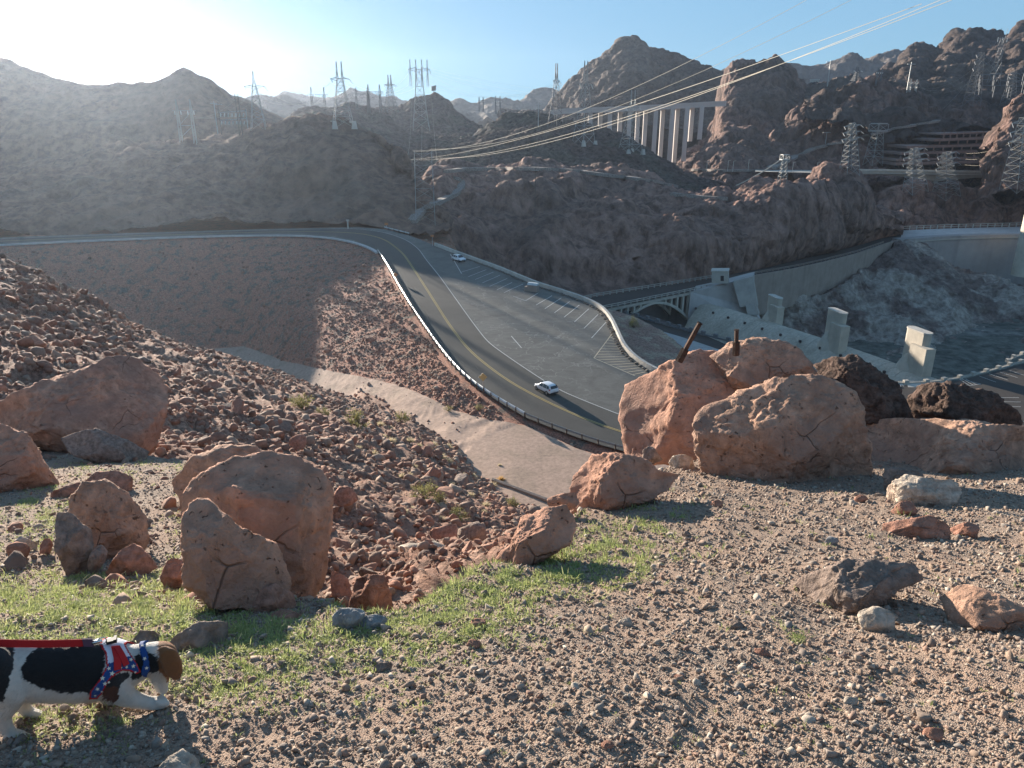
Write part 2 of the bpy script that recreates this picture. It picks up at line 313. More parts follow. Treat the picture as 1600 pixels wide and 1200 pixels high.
# hills behind the road, left to right, near to far
def ridge(name, lines, pr, ncol, rows, mat, disp, dropz=-70, back=1.18, **k):
    L = [[at(*p) for p in ln] for ln in lines]
    L.append([np.array((p[0] * 1.04, p[1] * 1.04, p[2] - (p[1] * .012))) for p in L[-1]])
    L.append([np.array((p[0] * back, p[1] * back, min(p[2], 0) + dropz)) for p in L[-2]])
    return loft(name, L, pr, ncol, rows + [8, 14], mat, disp=disp, relax=1, **k)
h1foot = [lot(x, y, -.5) for x, y in ((-300, 382), (-100, 374), (0, 369), (200, 362), (400, 356), (560, 353), (620, 356), (700, 360))]
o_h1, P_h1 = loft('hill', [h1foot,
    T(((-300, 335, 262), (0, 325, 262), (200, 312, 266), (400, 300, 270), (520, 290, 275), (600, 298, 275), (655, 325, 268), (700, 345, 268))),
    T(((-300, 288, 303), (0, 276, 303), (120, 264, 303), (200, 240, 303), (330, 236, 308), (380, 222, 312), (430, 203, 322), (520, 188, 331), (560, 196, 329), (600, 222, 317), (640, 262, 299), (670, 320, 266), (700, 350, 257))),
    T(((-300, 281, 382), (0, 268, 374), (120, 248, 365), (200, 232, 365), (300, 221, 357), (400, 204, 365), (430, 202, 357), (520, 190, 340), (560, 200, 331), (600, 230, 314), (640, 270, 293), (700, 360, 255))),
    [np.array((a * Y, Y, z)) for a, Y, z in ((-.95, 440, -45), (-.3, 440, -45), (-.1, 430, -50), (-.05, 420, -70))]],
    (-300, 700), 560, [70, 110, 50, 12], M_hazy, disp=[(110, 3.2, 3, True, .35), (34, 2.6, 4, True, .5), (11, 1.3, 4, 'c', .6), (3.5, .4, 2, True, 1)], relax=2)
o_lm, P_lm = ridge('mountain', [
    ((-900, 330, 395), (-300, 300, 395), (0, 285, 404), (400, 240, 422), (520, 230, 441)),
    ((-900, 200, 449), (-300, 180, 432), (0, 190, 432), (200, 195, 432), (300, 180, 432), (400, 200, 440), (520, 215, 449)),
    ((-900, -80, 535), (-400, -20, 510), (-150, 40, 493), (-60, 62, 485), (0, 90, 480), (20, 98, 478), (50, 113, 477), (100, 125, 473), (200, 131, 468), (240, 123, 466), (265, 114, 466), (285, 109, 466), (300, 112, 466), (330, 128, 468), (360, 149, 469), (390, 157, 472), (420, 172, 477), (470, 188, 480), (520, 205, 485))],
    (-850, 520), 520, [40, 120], M_hazy, [(110, 2.0, 3, True, .4), (30, 1.5, 4, True, .5), (12, .8, 3, 'c', .8)], dropz=-90)
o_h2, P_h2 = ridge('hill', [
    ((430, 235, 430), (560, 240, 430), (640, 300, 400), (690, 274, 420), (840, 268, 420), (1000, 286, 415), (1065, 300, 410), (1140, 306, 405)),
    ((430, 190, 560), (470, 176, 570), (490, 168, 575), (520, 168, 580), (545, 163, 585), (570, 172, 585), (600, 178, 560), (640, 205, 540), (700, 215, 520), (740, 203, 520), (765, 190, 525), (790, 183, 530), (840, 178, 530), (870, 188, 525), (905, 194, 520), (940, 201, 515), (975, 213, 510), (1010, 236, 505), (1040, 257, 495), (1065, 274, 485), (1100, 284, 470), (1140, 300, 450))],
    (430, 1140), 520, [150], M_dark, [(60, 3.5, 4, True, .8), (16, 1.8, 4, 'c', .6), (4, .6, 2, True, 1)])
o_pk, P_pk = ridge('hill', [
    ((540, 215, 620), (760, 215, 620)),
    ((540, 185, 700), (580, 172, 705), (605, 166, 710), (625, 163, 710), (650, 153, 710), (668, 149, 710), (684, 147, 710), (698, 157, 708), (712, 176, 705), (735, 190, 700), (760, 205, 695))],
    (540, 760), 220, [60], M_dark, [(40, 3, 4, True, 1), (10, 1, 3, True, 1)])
# canyon cliff beyond the lot
o_c1, P_c1 = loft('canyon_cliff', [
    [pz(x, y, z) for x, y, z in ((600, 356, -34), (640, 368, -40), (720, 412, -50), (780, 440, -57), (840, 462, -60), (930, 466, -60), (1000, 455, -60), (1100, 440, -60), (1200, 420, -60), (1300, 395, -60), (1378, 374, -60), (1420, 372, -62))],
    T(((600, 345, 262), (640, 345, 275), (720, 370, 285), (780, 385, 290), (840, 390, 285), (930, 405, 280), (1010, 395, 285), (1100, 385, 292), (1200, 370, 310), (1300, 355, 345), (1378, 345, 378), (1420, 350, 390))),
    T(((600, 352, 290), (640, 335, 310), (690, 285, 345), (760, 290, 345), (840, 300, 335), (930, 320, 325), (1010, 325, 320), (1065, 320, 322), (1160, 318, 325), (1230, 308, 332), (1290, 295, 350), (1340, 305, 365), (1372, 328, 382), (1420, 352, 400))),
    T(((600, 356, 330), (640, 335, 350), (690, 267, 410), (760, 263, 412), (840, 262, 410), (920, 268, 402), (1000, 280, 395), (1066, 297, 385), (1160, 306, 375), (1230, 298, 365), (1290, 282, 372), (1330, 284, 380), (1360, 300, 390), (1378, 330, 400), (1420, 356, 410))),
    [np.array((p[0] * 1.12, p[1] * 1.12, p[2] - 22)) for p in T(((600, 356, 330), (690, 267, 410), (1000, 280, 395), (1378, 330, 400), (1420, 356, 410)))]],
    (610, 1420), 640, [80, 110, 60, 10], M_cliff, disp=[(60, 5.0, 3, True, .4), (30, 4.6, 4, 'c', .55), (8, 1.7, 3, 'c', .7)], relax=2,
    post=lambda P, d: d * np.clip((P[..., 2] + 61) / 8, 0, 1))
# crags right of the bypass bridge
o_k2, P_k2 = ridge('hill', [
    ((1030, 312, 450), (1150, 315, 450), (1300, 312, 470), (1420, 300, 500)),
    ((1030, 280, 560), (1060, 268, 570), (1085, 250, 580), (1110, 228, 590), (1135, 200, 600), (1170, 210, 600), (1210, 226, 590), (1260, 248, 570), (1330, 262, 550), (1420, 268, 540))],
    (1030, 1420), 300, [110], M_crag, [(50, 4, 3, True, .5), (20, 6, 4, 'c', .45)])
o_p2, P_p2 = ridge('crag', [
    ((1050, 290, 640), (1330, 280, 640)),
    ((1050, 262, 760), (1085, 235, 790), (1110, 215, 800), (1122, 180, 800), (1128, 130, 800), (1138, 103, 800), (1152, 97, 800), (1180, 100, 800), (1217, 96, 800), (1232, 108, 800), (1245, 125, 800), (1256, 130, 800), (1265, 138, 800), (1300, 150, 800), (1330, 160, 800))],
    (1050, 1330), 260, [110], M_crag, [(60, 4, 4, True, .4), (24, 6, 4, 'c', .45)])
o_hr, P_hr = ridge('crag', [
    ((1170, 300, 540), (1300, 280, 540), (1420, 268, 560), (1600, 258, 560), (1700, 258, 560)),
    ((1170, 242, 610), (1195, 228, 620), (1215, 205, 625), (1245, 180, 630), (1270, 162, 635), (1292, 150, 640), (1320, 140, 640), (1345, 124, 640), (1375, 128, 640), (1400, 142, 640), (1440, 156, 640), (1470, 172, 630), (1490, 168, 630), (1520, 165, 630), (1545, 165, 630), (1570, 185, 620), (1600, 210, 620), (1700, 210, 620))],
    (1170, 1700), 420, [150], M_crag, [(50, 4, 4, True, .4), (22, 7, 4, 'c', .45)])
o_rc, P_rc = ridge('crag', [
    ((1530, 300, 420), (1600, 305, 415), (1900, 310, 410)),
    ((1530, 262, 450), (1545, 228, 455), (1565, 195, 460), (1582, 168, 462), (1600, 148, 465), (1700, 100, 470), (1900, 60, 470))],
    (1530, 1850), 160, [90], M_crag, [(40, 4, 4, True, .4), (15, 5, 4, 'c', .5)])
o_lc, P_lc = ridge('canyon_cliff', [
    ((1340, 395, 440), (1450, 385, 440), (1600, 372, 450), (1850, 372, 450)),
    ((1340, 300, 470), (1380, 296, 470), (1450, 288, 475), (1540, 296, 480), (1560, 320, 470), (1600, 312, 470), (1850, 280, 470))],
    (1340, 1850), 260, [70], M_cliff, [(35, 4, 4, True, .4), (14, 4, 4, 'c', .5)])
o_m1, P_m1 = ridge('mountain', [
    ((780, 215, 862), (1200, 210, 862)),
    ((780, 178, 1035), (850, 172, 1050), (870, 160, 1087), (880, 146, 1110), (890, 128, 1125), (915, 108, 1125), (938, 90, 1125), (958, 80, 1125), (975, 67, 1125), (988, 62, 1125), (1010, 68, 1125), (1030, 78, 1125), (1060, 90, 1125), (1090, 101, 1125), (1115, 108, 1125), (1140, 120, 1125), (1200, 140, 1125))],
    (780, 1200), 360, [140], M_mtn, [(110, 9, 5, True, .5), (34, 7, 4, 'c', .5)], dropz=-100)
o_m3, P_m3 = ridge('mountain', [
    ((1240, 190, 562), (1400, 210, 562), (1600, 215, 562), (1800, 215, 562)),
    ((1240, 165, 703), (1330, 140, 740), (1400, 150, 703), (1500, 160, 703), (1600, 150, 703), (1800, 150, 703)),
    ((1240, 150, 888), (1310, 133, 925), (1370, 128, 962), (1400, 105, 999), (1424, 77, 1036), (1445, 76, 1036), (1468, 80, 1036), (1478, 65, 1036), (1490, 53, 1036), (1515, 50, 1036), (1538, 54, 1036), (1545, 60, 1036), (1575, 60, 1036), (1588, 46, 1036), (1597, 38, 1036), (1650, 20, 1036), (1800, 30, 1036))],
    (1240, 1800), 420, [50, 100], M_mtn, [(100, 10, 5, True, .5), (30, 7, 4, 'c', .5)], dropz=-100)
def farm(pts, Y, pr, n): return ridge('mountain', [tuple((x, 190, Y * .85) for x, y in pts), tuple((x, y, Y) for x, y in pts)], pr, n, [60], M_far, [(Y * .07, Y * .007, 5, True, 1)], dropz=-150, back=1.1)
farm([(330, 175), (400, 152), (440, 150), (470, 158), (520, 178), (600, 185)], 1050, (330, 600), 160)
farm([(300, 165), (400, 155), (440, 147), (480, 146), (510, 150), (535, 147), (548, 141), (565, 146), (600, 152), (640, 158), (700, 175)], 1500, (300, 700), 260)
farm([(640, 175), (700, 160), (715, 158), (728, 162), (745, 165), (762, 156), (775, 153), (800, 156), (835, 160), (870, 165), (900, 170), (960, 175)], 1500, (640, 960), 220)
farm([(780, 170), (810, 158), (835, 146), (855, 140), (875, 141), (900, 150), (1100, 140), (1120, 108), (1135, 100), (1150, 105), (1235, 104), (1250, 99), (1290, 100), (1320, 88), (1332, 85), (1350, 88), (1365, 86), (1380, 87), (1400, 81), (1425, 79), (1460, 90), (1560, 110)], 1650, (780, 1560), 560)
dg = bpy.context.evaluated_depsgraph_get()
def cast(px, py):
    a, e = ray(px, py); d = Vector((a, 1, e)).normalized(); r = sc.ray_cast(dg, Vector((0, 0, CAMZ)), d)
    return (np.array(r[1]), r[2]) if r[0] else (at(px, py, 500), Vector((0, 0, 1)))
def down(x, y, z=400):
    r = sc.ray_cast(dg, Vector((x, y, z)), Vector((0, 0, -1))); return r[1].z if r[0] else -60
def resamp(pts, step):
    P = np.array(pts, float); L = np.r_[0, np.cumsum(np.linalg.norm(np.diff(P, axis=0), axis=1))]
    n = max(2, int(L[-1] / step) + 1); t = np.linspace(0, L[-1], n); return np.stack([np.interp(t, L, P[:, k]) for k in range(3)], 1)
def smoothp(P, it=6):
    P = P.copy()
    for _ in range(it): P[1:-1] = (P[:-2] + 2 * P[1:-1] + P[2:]) / 4
    return P
def ribbon(name, pts, wid, mat, dz=.02, parent=None, off=0.0, mb=None, thick=0):
    P = np.array(pts); t = np.gradient(P, axis=0); t[:, 2] = 0; t /= np.linalg.norm(t, axis=1)[:, None]; s = np.stack([t[:, 1], -t[:, 0], 0 * t[:, 0]], 1)
    A = P + s * (off - wid / 2); B = P + s * (off + wid / 2); A[:, 2] += dz; B[:, 2] += dz; n = len(P)
    V = np.concatenate([A, B]); Fc = [(i, i + 1, n + i + 1, n + i) for i in range(n - 1)]
    if thick:
        V = np.concatenate([V, V - np.array((0, 0, thick))]); m = 2 * n
        Fc += [(m + i, m + n + i, m + n + i + 1, m + i + 1) for i in range(n - 1)] + [(i, m + i, m + i + 1, i + 1) for i in range(n - 1)] + [(n + i, n + i + 1, m + n + i + 1, m + n + i) for i in range(n - 1)]
        Fc += [(0, n, m + n, m), (n - 1, m + n - 1, m + 2 * n - 1, 2 * n - 1)]
    if mb is not None: mb.add(V, Fc); return None
    return mesh_from(name, V, Fc, mat, parent=parent)
def sheet(name, a, b, mat, n=240, sub=6, smooth=False):
    """strip between two polylines matched by azimuth"""
    A, B = np.array(a), np.array(b); qa, qb = A[:, 0] / A[:, 1], B[:, 0] / B[:, 1]
    S = np.linspace(max(qa.min(), qb.min()), min(qa.max(), qb.max()), n); r = []
    for k in range(sub + 1):
        t = k / sub; Y = np.interp(S, qa, A[:, 1]) * (1 - t) + np.interp(S, qb, B[:, 1]) * t; Z = np.interp(S, qa, A[:, 2]) * (1 - t) + np.interp(S, qb, B[:, 2]) * t
        r.append(np.stack([S * Y, Y, Z], 1))
    i = np.arange((sub + 1) * n).reshape(sub + 1, n); Fc = np.stack([i[:-1, :-1], i[:-1, 1:], i[1:, 1:], i[1:, :-1]], -1).reshape(-1, 4)
    return tag(mesh_from(name, np.concatenate(r), Fc, mat, smooth), kind='structure')
# ------------------------------------------------------------------ road and lot
def asphalt(name, c, crack=0, tone=.15):
    m = newmat(name, c, .85, .2); n = N(m); v = n.coord(); a = n.noise(v, .12, 6, .65, 1.5); b = n.noise(v, 4, 4, .6)
    col = n.ramp(a, [(.3, g3(c, 1 - tone)), (.7, g3(c, 1 + tone))]); col = n.mix(n.ramp(b, [(.4, (0, 0, 0)), (.7, (.3,) * 3)]), col, g3(c, 1.5))
    if crack:
        vv = n.n('VectorMath', operation='ADD'); nz = n.n('TexNoise'); nz.inputs['Scale'].default_value = .5; n.l(v, nz.inputs['Vector']); sc2 = n.n('VectorMath', operation='SCALE'); sc2.inputs['Scale'].default_value = 3.5
        n.l(nz.outputs[1], sc2.inputs[0]); n.l(v, vv.inputs[0]); n.l(sc2.outputs[0], vv.inputs[1])
        e = n.vor(vv.outputs[0], .22, 'DISTANCE_TO_EDGE'); e2 = n.n('MapRange'); e2.inputs['From Max'].default_value = .02; e2.inputs['To Min'].default_value = 1; e2.inputs['To Max'].default_value = 0; n.l(e, e2.inputs[0])
        msk = n.math('MULTIPLY', e2.outputs[0], n.ramp(n.noise(v, .03, 2), [(.42, (0, 0, 0)), (.55, (1, 1, 1))])); col = n.mix(n.math('MULTIPLY', msk, crack), col, (.42, .4, .36))
        sw = n.noise(n.coord(.25, 1, 1), .5, 4, .6, 3); col = n.mix(n.ramp(sw, [(.45, (0, 0, 0)), (.75, (.45,) * 3)]), col, g3(c, 1.6))
    n.color(col); n.normal(n.bump(b, .02)); return m
M_road = asphalt('road_asphalt', (.085, .08, .07)); M_lot = asphalt('lot_asphalt', (.13, .125, .11), .5, .3); M_road2 = asphalt('dark_asphalt', (.065, .055, .048))
M_white = newmat('white_paint', (.6, .58, .53), .7); M_yellow = newmat('yellow_paint', (.5, .36, .13), .7)
WL = [(-300, 386), (-100, 378), (0, 373), (200, 366), (400, 360), (500, 358), (560, 357.5), (600, 363), (625, 371), (640, 378), (655, 390), (665, 405), (687, 432), (712, 467), (737, 502), (762, 535), (800, 562), (845, 592), (875, 611), (972, 650), (1040, 672), (1300, 700)]
YL = [(-300, 390), (-100, 382), (0, 377), (200, 369), (400, 363), (500, 362), (560, 364), (590, 370), (605, 376), (630, 396), (650, 426), (680, 473), (700, 505), (730, 545), (755, 567), (800, 600), (850, 626), (900, 650), (972, 677), (1040, 694), (1300, 712)]
sheet('parking_lot', [lot(x, y, .0) for x, y in EDGE], [lot(x, y, .0) for x, y in RIM], M_lot, 400, 10)
sheet('road', [lot(x, y, .03) for x, y in [(x, y - (2 if x < 560 else 0)) for x, y in EDGE]], [lot(x, y, .03) for x, y in WL], M_road, 400, 8)
wl = smoothp(resamp([lot(*p, .03) for p in WL], 1.5)); yl = smoothp(resamp([lot(*p, .03) for p in YL], 1.5), 14)
road = bpy.data.objects['road']
mk = MB(); ribbon('', wl, .16, None, .02, mb=mk); o = mk.build('white_edge_line', M_white, road)
mk = MB(); ribbon('', yl, .15, None, .02, off=.16, mb=mk); ribbon('', yl, .15, None, .02, off=-.16, mb=mk); mk.build('yellow_centre_line', M_yellow, road)
lotob = bpy.data.objects['parking_lot']
def r6(x, y): return lot(400 + x / 4, 350 + y / 4, 0)
def r7(x, y): return lot(800 + x / 4, 350 + y / 4, 0)
mk = MB()
for a, b in (((0, 405), (70, 375)), ((85, 480), (165, 430)), ((5, 450), (85, 480)), ((150, 507), (250, 448)), ((205, 530), (308, 462)), ((265, 555), (360, 485)), ((325, 583), (420, 507)), ((390, 612), (480, 530)), ((450, 652), (538, 565)), ((497, 713), (588, 613)), ((-5, 700), (60, 775))):
    ribbon('', resamp([r7(*a), r7(*b)], 2), .16, None, .012, mb=mk)
for a, b in (((1215, 190), (1285, 310)), ((1285, 300), (1400, 265)), ((1325, 330), (1440, 285)), ((1370, 347), (1485, 300)), ((1415, 368), (1525, 320)), ((1460, 390), (1570, 340)), ((1505, 412), (1600, 365)), ((1550, 430), (1600, 405))):
    ribbon('', resamp([r6(*a), r6(*b)], 2), .16, None, .012, mb=mk)
mk.build('stall_lines', M_white, lotob)
mk = MB(); L0, L1, L2, RR0, RR1 = (630, 680), (512, 838), (770, 950), (642, 700), (835, 925)
lp = lambda a, b, t: (a[0] + (b[0] - a[0]) * t, a[1] + (b[1] - a[1]) * t)
for k in range(16):
    t = (k + .5) / 16; s = lp(L0, L1, t / .55) if t < .55 else lp(L1, L2, (t - .55) / .45); ribbon('', resamp([r7(*s), r7(*lp(RR0, RR1, min(1, t * 1.02 + .02)))], 2), .17, None, .012, mb=mk)
for a, b in ((L0, L1), (L1, L2)): ribbon('', resamp([r7(*a), r7(*b)], 2), .19, None, .016, mb=mk)
mk.build('hatched_lines', newmat('cream_paint', (.5, .42, .3), .7), lotob)
M_conc = concrete('pale_concrete', (.55, .50, .43), 1, .25); M_conc2 = concrete('grey_concrete', (.45, .41, .35), .5); M_tan = concrete('tan_masonry', (.34, .27, .22), .4, .5)
M_metal = newmat('galvanised_steel', (.62, .62, .6), .45, .5, .6); M_dull = newmat('weathered_wood', (.12, .09, .07), .9)
M_stone = rockmat('edging_stone', (.2, .17, .14), 3, .05)
# kerb along the left road (pale strip) is part of the roadside
ke = smoothp(resamp([lot(x, y + 1.0, 0) for x, y in EDGE if x <= 590], 2)); tag(ribbon('kerb', ke, 1.0, concrete('kerb_gravel', (.5, .48, .46), 2, .1), .16, thick=.4), kind='structure')
# parapet wall at the far side of the lot
pr_ = smoothp(resamp([lot(x, y, 0) for x, y in RIM if 655 <= x <= 1060] , 1.2), 10)
wall = tag(ribbon('parapet_wall', pr_, .55, M_conc, .85, thick=1.3), 'low white parapet wall curving along the far edge of the parking lot', 'wall')
# edging stones
def rockmesh(name, seed, sub, mat, sz=(1, 1, .75), cuts=7, rough=.12, smooth=False):
    bm = bmesh.new(); bmesh.ops.create_icosphere(bm, subdivisions=sub, radius=1); V = np.array([v.co[:] for v in bm.verts]); Fc = np.array([[v.index for v in f.verts] for f in bm.faces]); bm.free()
    V = rockshape(V, seed, cuts, rough); V *= np.array(sz)
    me = bpy.data.meshes.new(name); me.from_pydata(V.tolist(), [], Fc.tolist()); me.materials.append(mat)
    if smooth: me.polygons.foreach_set('use_smooth', np.ones(len(me.polygons), bool))
    return me
def rockshape(V, seed, cuts, rough, lo=.38, hi=.72):
    r = np.random.default_rng(seed); V = V.copy()
    for _ in range(cuts):
        n = r.normal(size=3); n /= np.linalg.norm(n); h = r.uniform(lo, hi); d = V @ n - h; V -= np.where(d > 0, d * .92, 0)[:, None] * n
    V *= (1 + rough * fbm(V * 1.6 + seed * 7.1, 4))[:, None]; V -= (V.max(0) + V.min(0)) / 2; return V / np.abs(V).max(0)
stone_me = [rockmesh('edging_stone', 40 + k, 2, M_stone) for k in range(4)]
def cp(name, me, loc, s, rot, **k):
    o = bpy.data.objects.new(name, me); COL.objects.link(o); o.location = loc; o.scale = s if isinstance(s, (tuple, list, np.ndarray)) else (s, s, s); o.rotation_euler = rot; return tag(o, **k)
t_ = np.gradient(pr_, axis=0); t_ /= np.linalg.norm(t_, axis=1)[:, None]
for i in range(0, len(pr_), 1):
    if i > 8:
        p = pr_[i] + np.array((t_[i][1], -t_[i][0], 0)) * 1.0 * (1 if t_[i][0] > 0 else 1)
        cp('edging_stone', stone_me[i % 4], (p[0] + random.uniform(-.2, .2), p[1], p[2] + .12), (random.uniform(.3, .5),) * 2 + (.25,), (0, 0, random.uniform(0, 6)), label='small dark edging stone in the row along the foot of the lot\'s parapet wall', cat='stone', group='edging stones along the parapet wall')
# guardrails
def guardrail(pts, step, label, mat, hgt=.75, beam=.32, post_r=.09, blocks=True):
    P = smoothp(resamp(pts, 1.0)); root = empty('guardrail', P[0], label=label, cat='guardrail'); Q = P - P[0]
    mb = MB(); tt = np.gradient(P, axis=0); tt[:, 2] = 0; tt /= np.linalg.norm(tt, axis=1)[:, None]; s = np.stack([tt[:, 1], -tt[:, 0], 0 * tt[:, 0]], 1)
    prof = [(-.03, .0), (.05, .08), (-.02, .16), (.05, .24), (-.03, .32), (-.06, .32), (.0, .16), (-.06, 0)]
    n = len(Q); V = []; m = len(prof)
    for i in range(n):
        for a, b in prof: V.append(Q[i] + s[i] * a + np.array((0, 0, hgt - beam + b * beam / .32)))
    Fc = [(i * m + j, i * m + (j + 1) % m, (i + 1) * m + (j + 1) % m, (i + 1) * m + j) for i in range(n - 1) for j in range(m)]
    mb.add(V, Fc); mb.build('rail', mat, root)
    pm = MB().box((0, 0, hgt / 2 - .1), (.2, .2, hgt + .2)).build('post', M_dull, root); k = 0
    for q in resamp(Q, step)[:99]:
        o = pm if k == 0 else pm.copy()
        if k: COL.objects.link(o); o.parent = root
        o.location = q; k += 1
    return root
guardrail([lot(x, y, 0) for x, y in EDGE if 585 <= x <= 822], 2.2, 'long bright steel guardrail curving down the near side of the road above the embankment', M_metal, .85, .42)
guardrail([lot(x, y, 0) for x, y in EDGE if 820 <= x <= 1300], 2.6, 'dark guardrail with wooden posts along the road beside the dirt flat', newmat('weathered_rail', (.3, .28, .25), .6, .4, .3))
guardrail([lot(x, y - .5, 0) for x, y in RIM if 570 <= x <= 660], 2.5, 'short guardrail on the outside of the shaded road bend', M_metal)
# low kerb log at the edge of dirt flat
a_, b_ = cast(770, 752)[0], cast(862, 786)[0]
mb = MB(); mb.bar(a_ + (0, 0, .2), b_ + (0, 0, .2), .28, 6); tag(mb.build('fallen_log', M_tan), 'pale log edging the lower end of the dirt flat', 'log')
# road signs
def sign(px, py_base, h, size, label, mat, rz, diamond=True, Pt=None):
    p = lot(px, py_base, 0) if Pt is None else Pt; root = empty('road_sign', p, rz, label=label, cat='road sign')
    MB().box((0, 0, h / 2), (.09, .07, h)).build('post', M_metal, root); mb = MB(); s = size / 2
    poly = [(0, -.06, h - s * 1.4), (s * 1.4, -.06, h), (0, -.06, h + s * 1.4), (-s * 1.4, -.06, h)] if diamond else [(-s, -.06, h - s * .6), (s, -.06, h - s * .6), (s, -.06, h + s * .6), (-s, -.06, h + s * .6)]
    mb.prism(poly, (0, .03, 0)); pl = mb.build('sign_plate', mat, root); return root
M_sy = newmat('sign_back_yellow', (.62, .42, .17), .5); M_so = newmat('sign_orange', (.6, .25, .1), .5)
sign(755, 612, 2.5, 1.0, 'yellow diamond road sign behind the guardrail near the white car', M_sy, 0)
sign(618, 439, 1.5, .9, 'small orange diamond sign on the guardrail at the shadow edge', M_so, .2)
sign(676, 384, 2.8, .9, 'small orange sign on a post beyond the parapet at the bend', M_so, 0, False)
sign(604, 357, 1.4, 1.1, 'orange rectangular sign at the outside of the bend', M_so, 0, False)
mb = MB(); p = lot(544, 357); mb.bar(p, p + (0, 0, 2.4), .22, 6); mb.box(p + (0, 0, 2.5), (.9, .3, .5)); tag(mb.build('marker_post', M_conc), 'white marker post beside the shaded road', 'post')
# stone plinth on the lot
p = lot(833, 455, 0); root = empty('stone_plinth', p, R(-30), label='tan stone plinth with a sloping metal top at the parapet wall', cat='plinth')
mb = MB(); mb.box((0, 0, .75), (2.6, 1.3, 1.5), taper=.94); mb.box((-1.6, -.1, .5), (.8, 1.1, 1.0)); mb.build('base', M_tan, root)
mb = MB(); mb.prism([(-1.25, -.65, 1.48), (1.25, -.65, 1.48), (1.25, -.2, 1.95), (1.25, .6, 1.95), (-1.25, .6, 1.95), (-1.25, -.2, 1.95)][:1] + [(-1.25, .62, 1.48), (-1.25, .3, 2.0), (-1.25, -.3, 1.95)], (2.5, 0, 0)); mb.build('sloping_top', concrete('plinth_top', (.55, .6, .6)), root)
# ------------------------------------------------------------------ dam road, dam, spillway
LZ = -58.0
W = [(1112, 449), (1175, 431), (1240, 420), (1290, 409), (1340, 396), (1380, 382), (1407, 374)]
FE = [(905, 470), (930, 464), (1000, 452), (1100, 437), (1200, 418), (1300, 394), (1350, 381), (1378, 372), (1410, 366)]
near_e = [(905, 492), (940, 484), (1000, 471), (1060, 459), (1112, 449)] + W[1:]
sheet('road', [pz(x, y, LZ) for x, y in near_e], [pz(x, y, LZ) for x, y in FE], M_road2, 200, 4)
# upper cross road in front of the dam, with pavement
dam_n = [(1407, 374), (1480, 369), (1540, 367), (1600, 366), (1700, 368), (1850, 376)]
dam_f = [(1380, 362), (1410, 360), (1480, 357), (1600, 354), (1700, 356), (1850, 362)]
sheet('road', [pz(x, y, LZ + .05) for x, y in dam_n], [pz(x, y, LZ + .05) for x, y in dam_f], concrete('dam_deck', (.5, .48, .46), .5, .1), 80, 2)
def vwall(name, top, h, th, mat, label, cat, top2=None, dzt=0, parent=None, side=1):
    P = resamp(top, 3.0); t = np.gradient(P, axis=0); t[:, 2] = 0; t /= np.linalg.norm(t, axis=1)[:, None]; s = np.stack([-t[:, 1], t[:, 0], 0 * t[:, 0]], 1) * side
    n = len(P); A = P + (0, 0, dzt); B = A + s * th; h = np.broadcast_to(h, (n,)) if np.ndim(h) == 0 else np.interp(np.linspace(0, 1, n), np.linspace(0, 1, len(h)), h)
    lo = np.stack([0 * h, 0 * h, h], 1); V = np.concatenate([A, B, B - lo, A - lo]); Fc = []
    for i in range(n - 1):
        for k in range(4): a, b = k * n, ((k + 1) % 4) * n; Fc.append((a + i, a + i + 1, b + i + 1, b + i))
    Fc += [(0, n, 2 * n, 3 * n), (n - 1, 4 * n - 1, 3 * n - 1, 2 * n - 1)]
    o = mesh_from(name, V, Fc, mat, parent=parent)
    if label: tag(o, label, cat)
    return o
vwall('retaining_wall', [pz(x, y, LZ + 1) for x, y in W[1:]], [17, 16, 20, 22, 14, 8], .8, M_tan, 'long tan masonry retaining wall carrying the curving dam road', 'wall', side=1)
dwp = [pz(x, y, LZ + 1.2) for x, y in dam_n]
dam = vwall('dam', dwp, 60, 5, concrete('dam_concrete', (.36, .33, .31), .12, .55), 'stained grey concrete dam face with its crest road at the right edge', 'dam')
mb = MB(); P = resamp(dwp, 3.0)
for a, b in zip(P[:-1], P[1:]): mb.bar(a + (0, -.25, -1.6), b + (0, -.25, -1.6), .35, 4)
mb.build('ledge', M_conc2, dam)
def railing(pts, h, step, label, mat, r=.12, pw=.35, name='railing', cat='railing', rails=(1.0, .5)):
    P = resamp(pts, step)[:99]; root = empty(name, P[0], label=label, cat=cat); Q = P - P[0]; mb = MB()
    for a, b in zip(Q[:-1], Q[1:]):
        for k in rails: mb.bar(a + (0, 0, h * k), b + (0, 0, h * k), r, 4)
    mb.build('rail', mat, root); pm = MB().box((0, 0, h / 2), (pw, pw, h)).build('post', mat, root)
    for i, q in enumerate(Q):
        o = pm if i == 0 else pm.copy()
        if i: COL.objects.link(o); o.parent = root
        o.location = q
    return root
railing([pz(x, y, LZ + .1) for x, y in dam_f], 2.2, 4.5, 'pale post railing along the far side of the dam crest', M_conc, .16, .4)
railing([pz(x, y, LZ + .1) for x, y in ((1112, 446), (1175, 429), (1240, 418), (1290, 407), (1340, 394), (1380, 380))], .9, 3.5, 'low kerb rail along the top of the long retaining wall', M_tan, .14, .4)
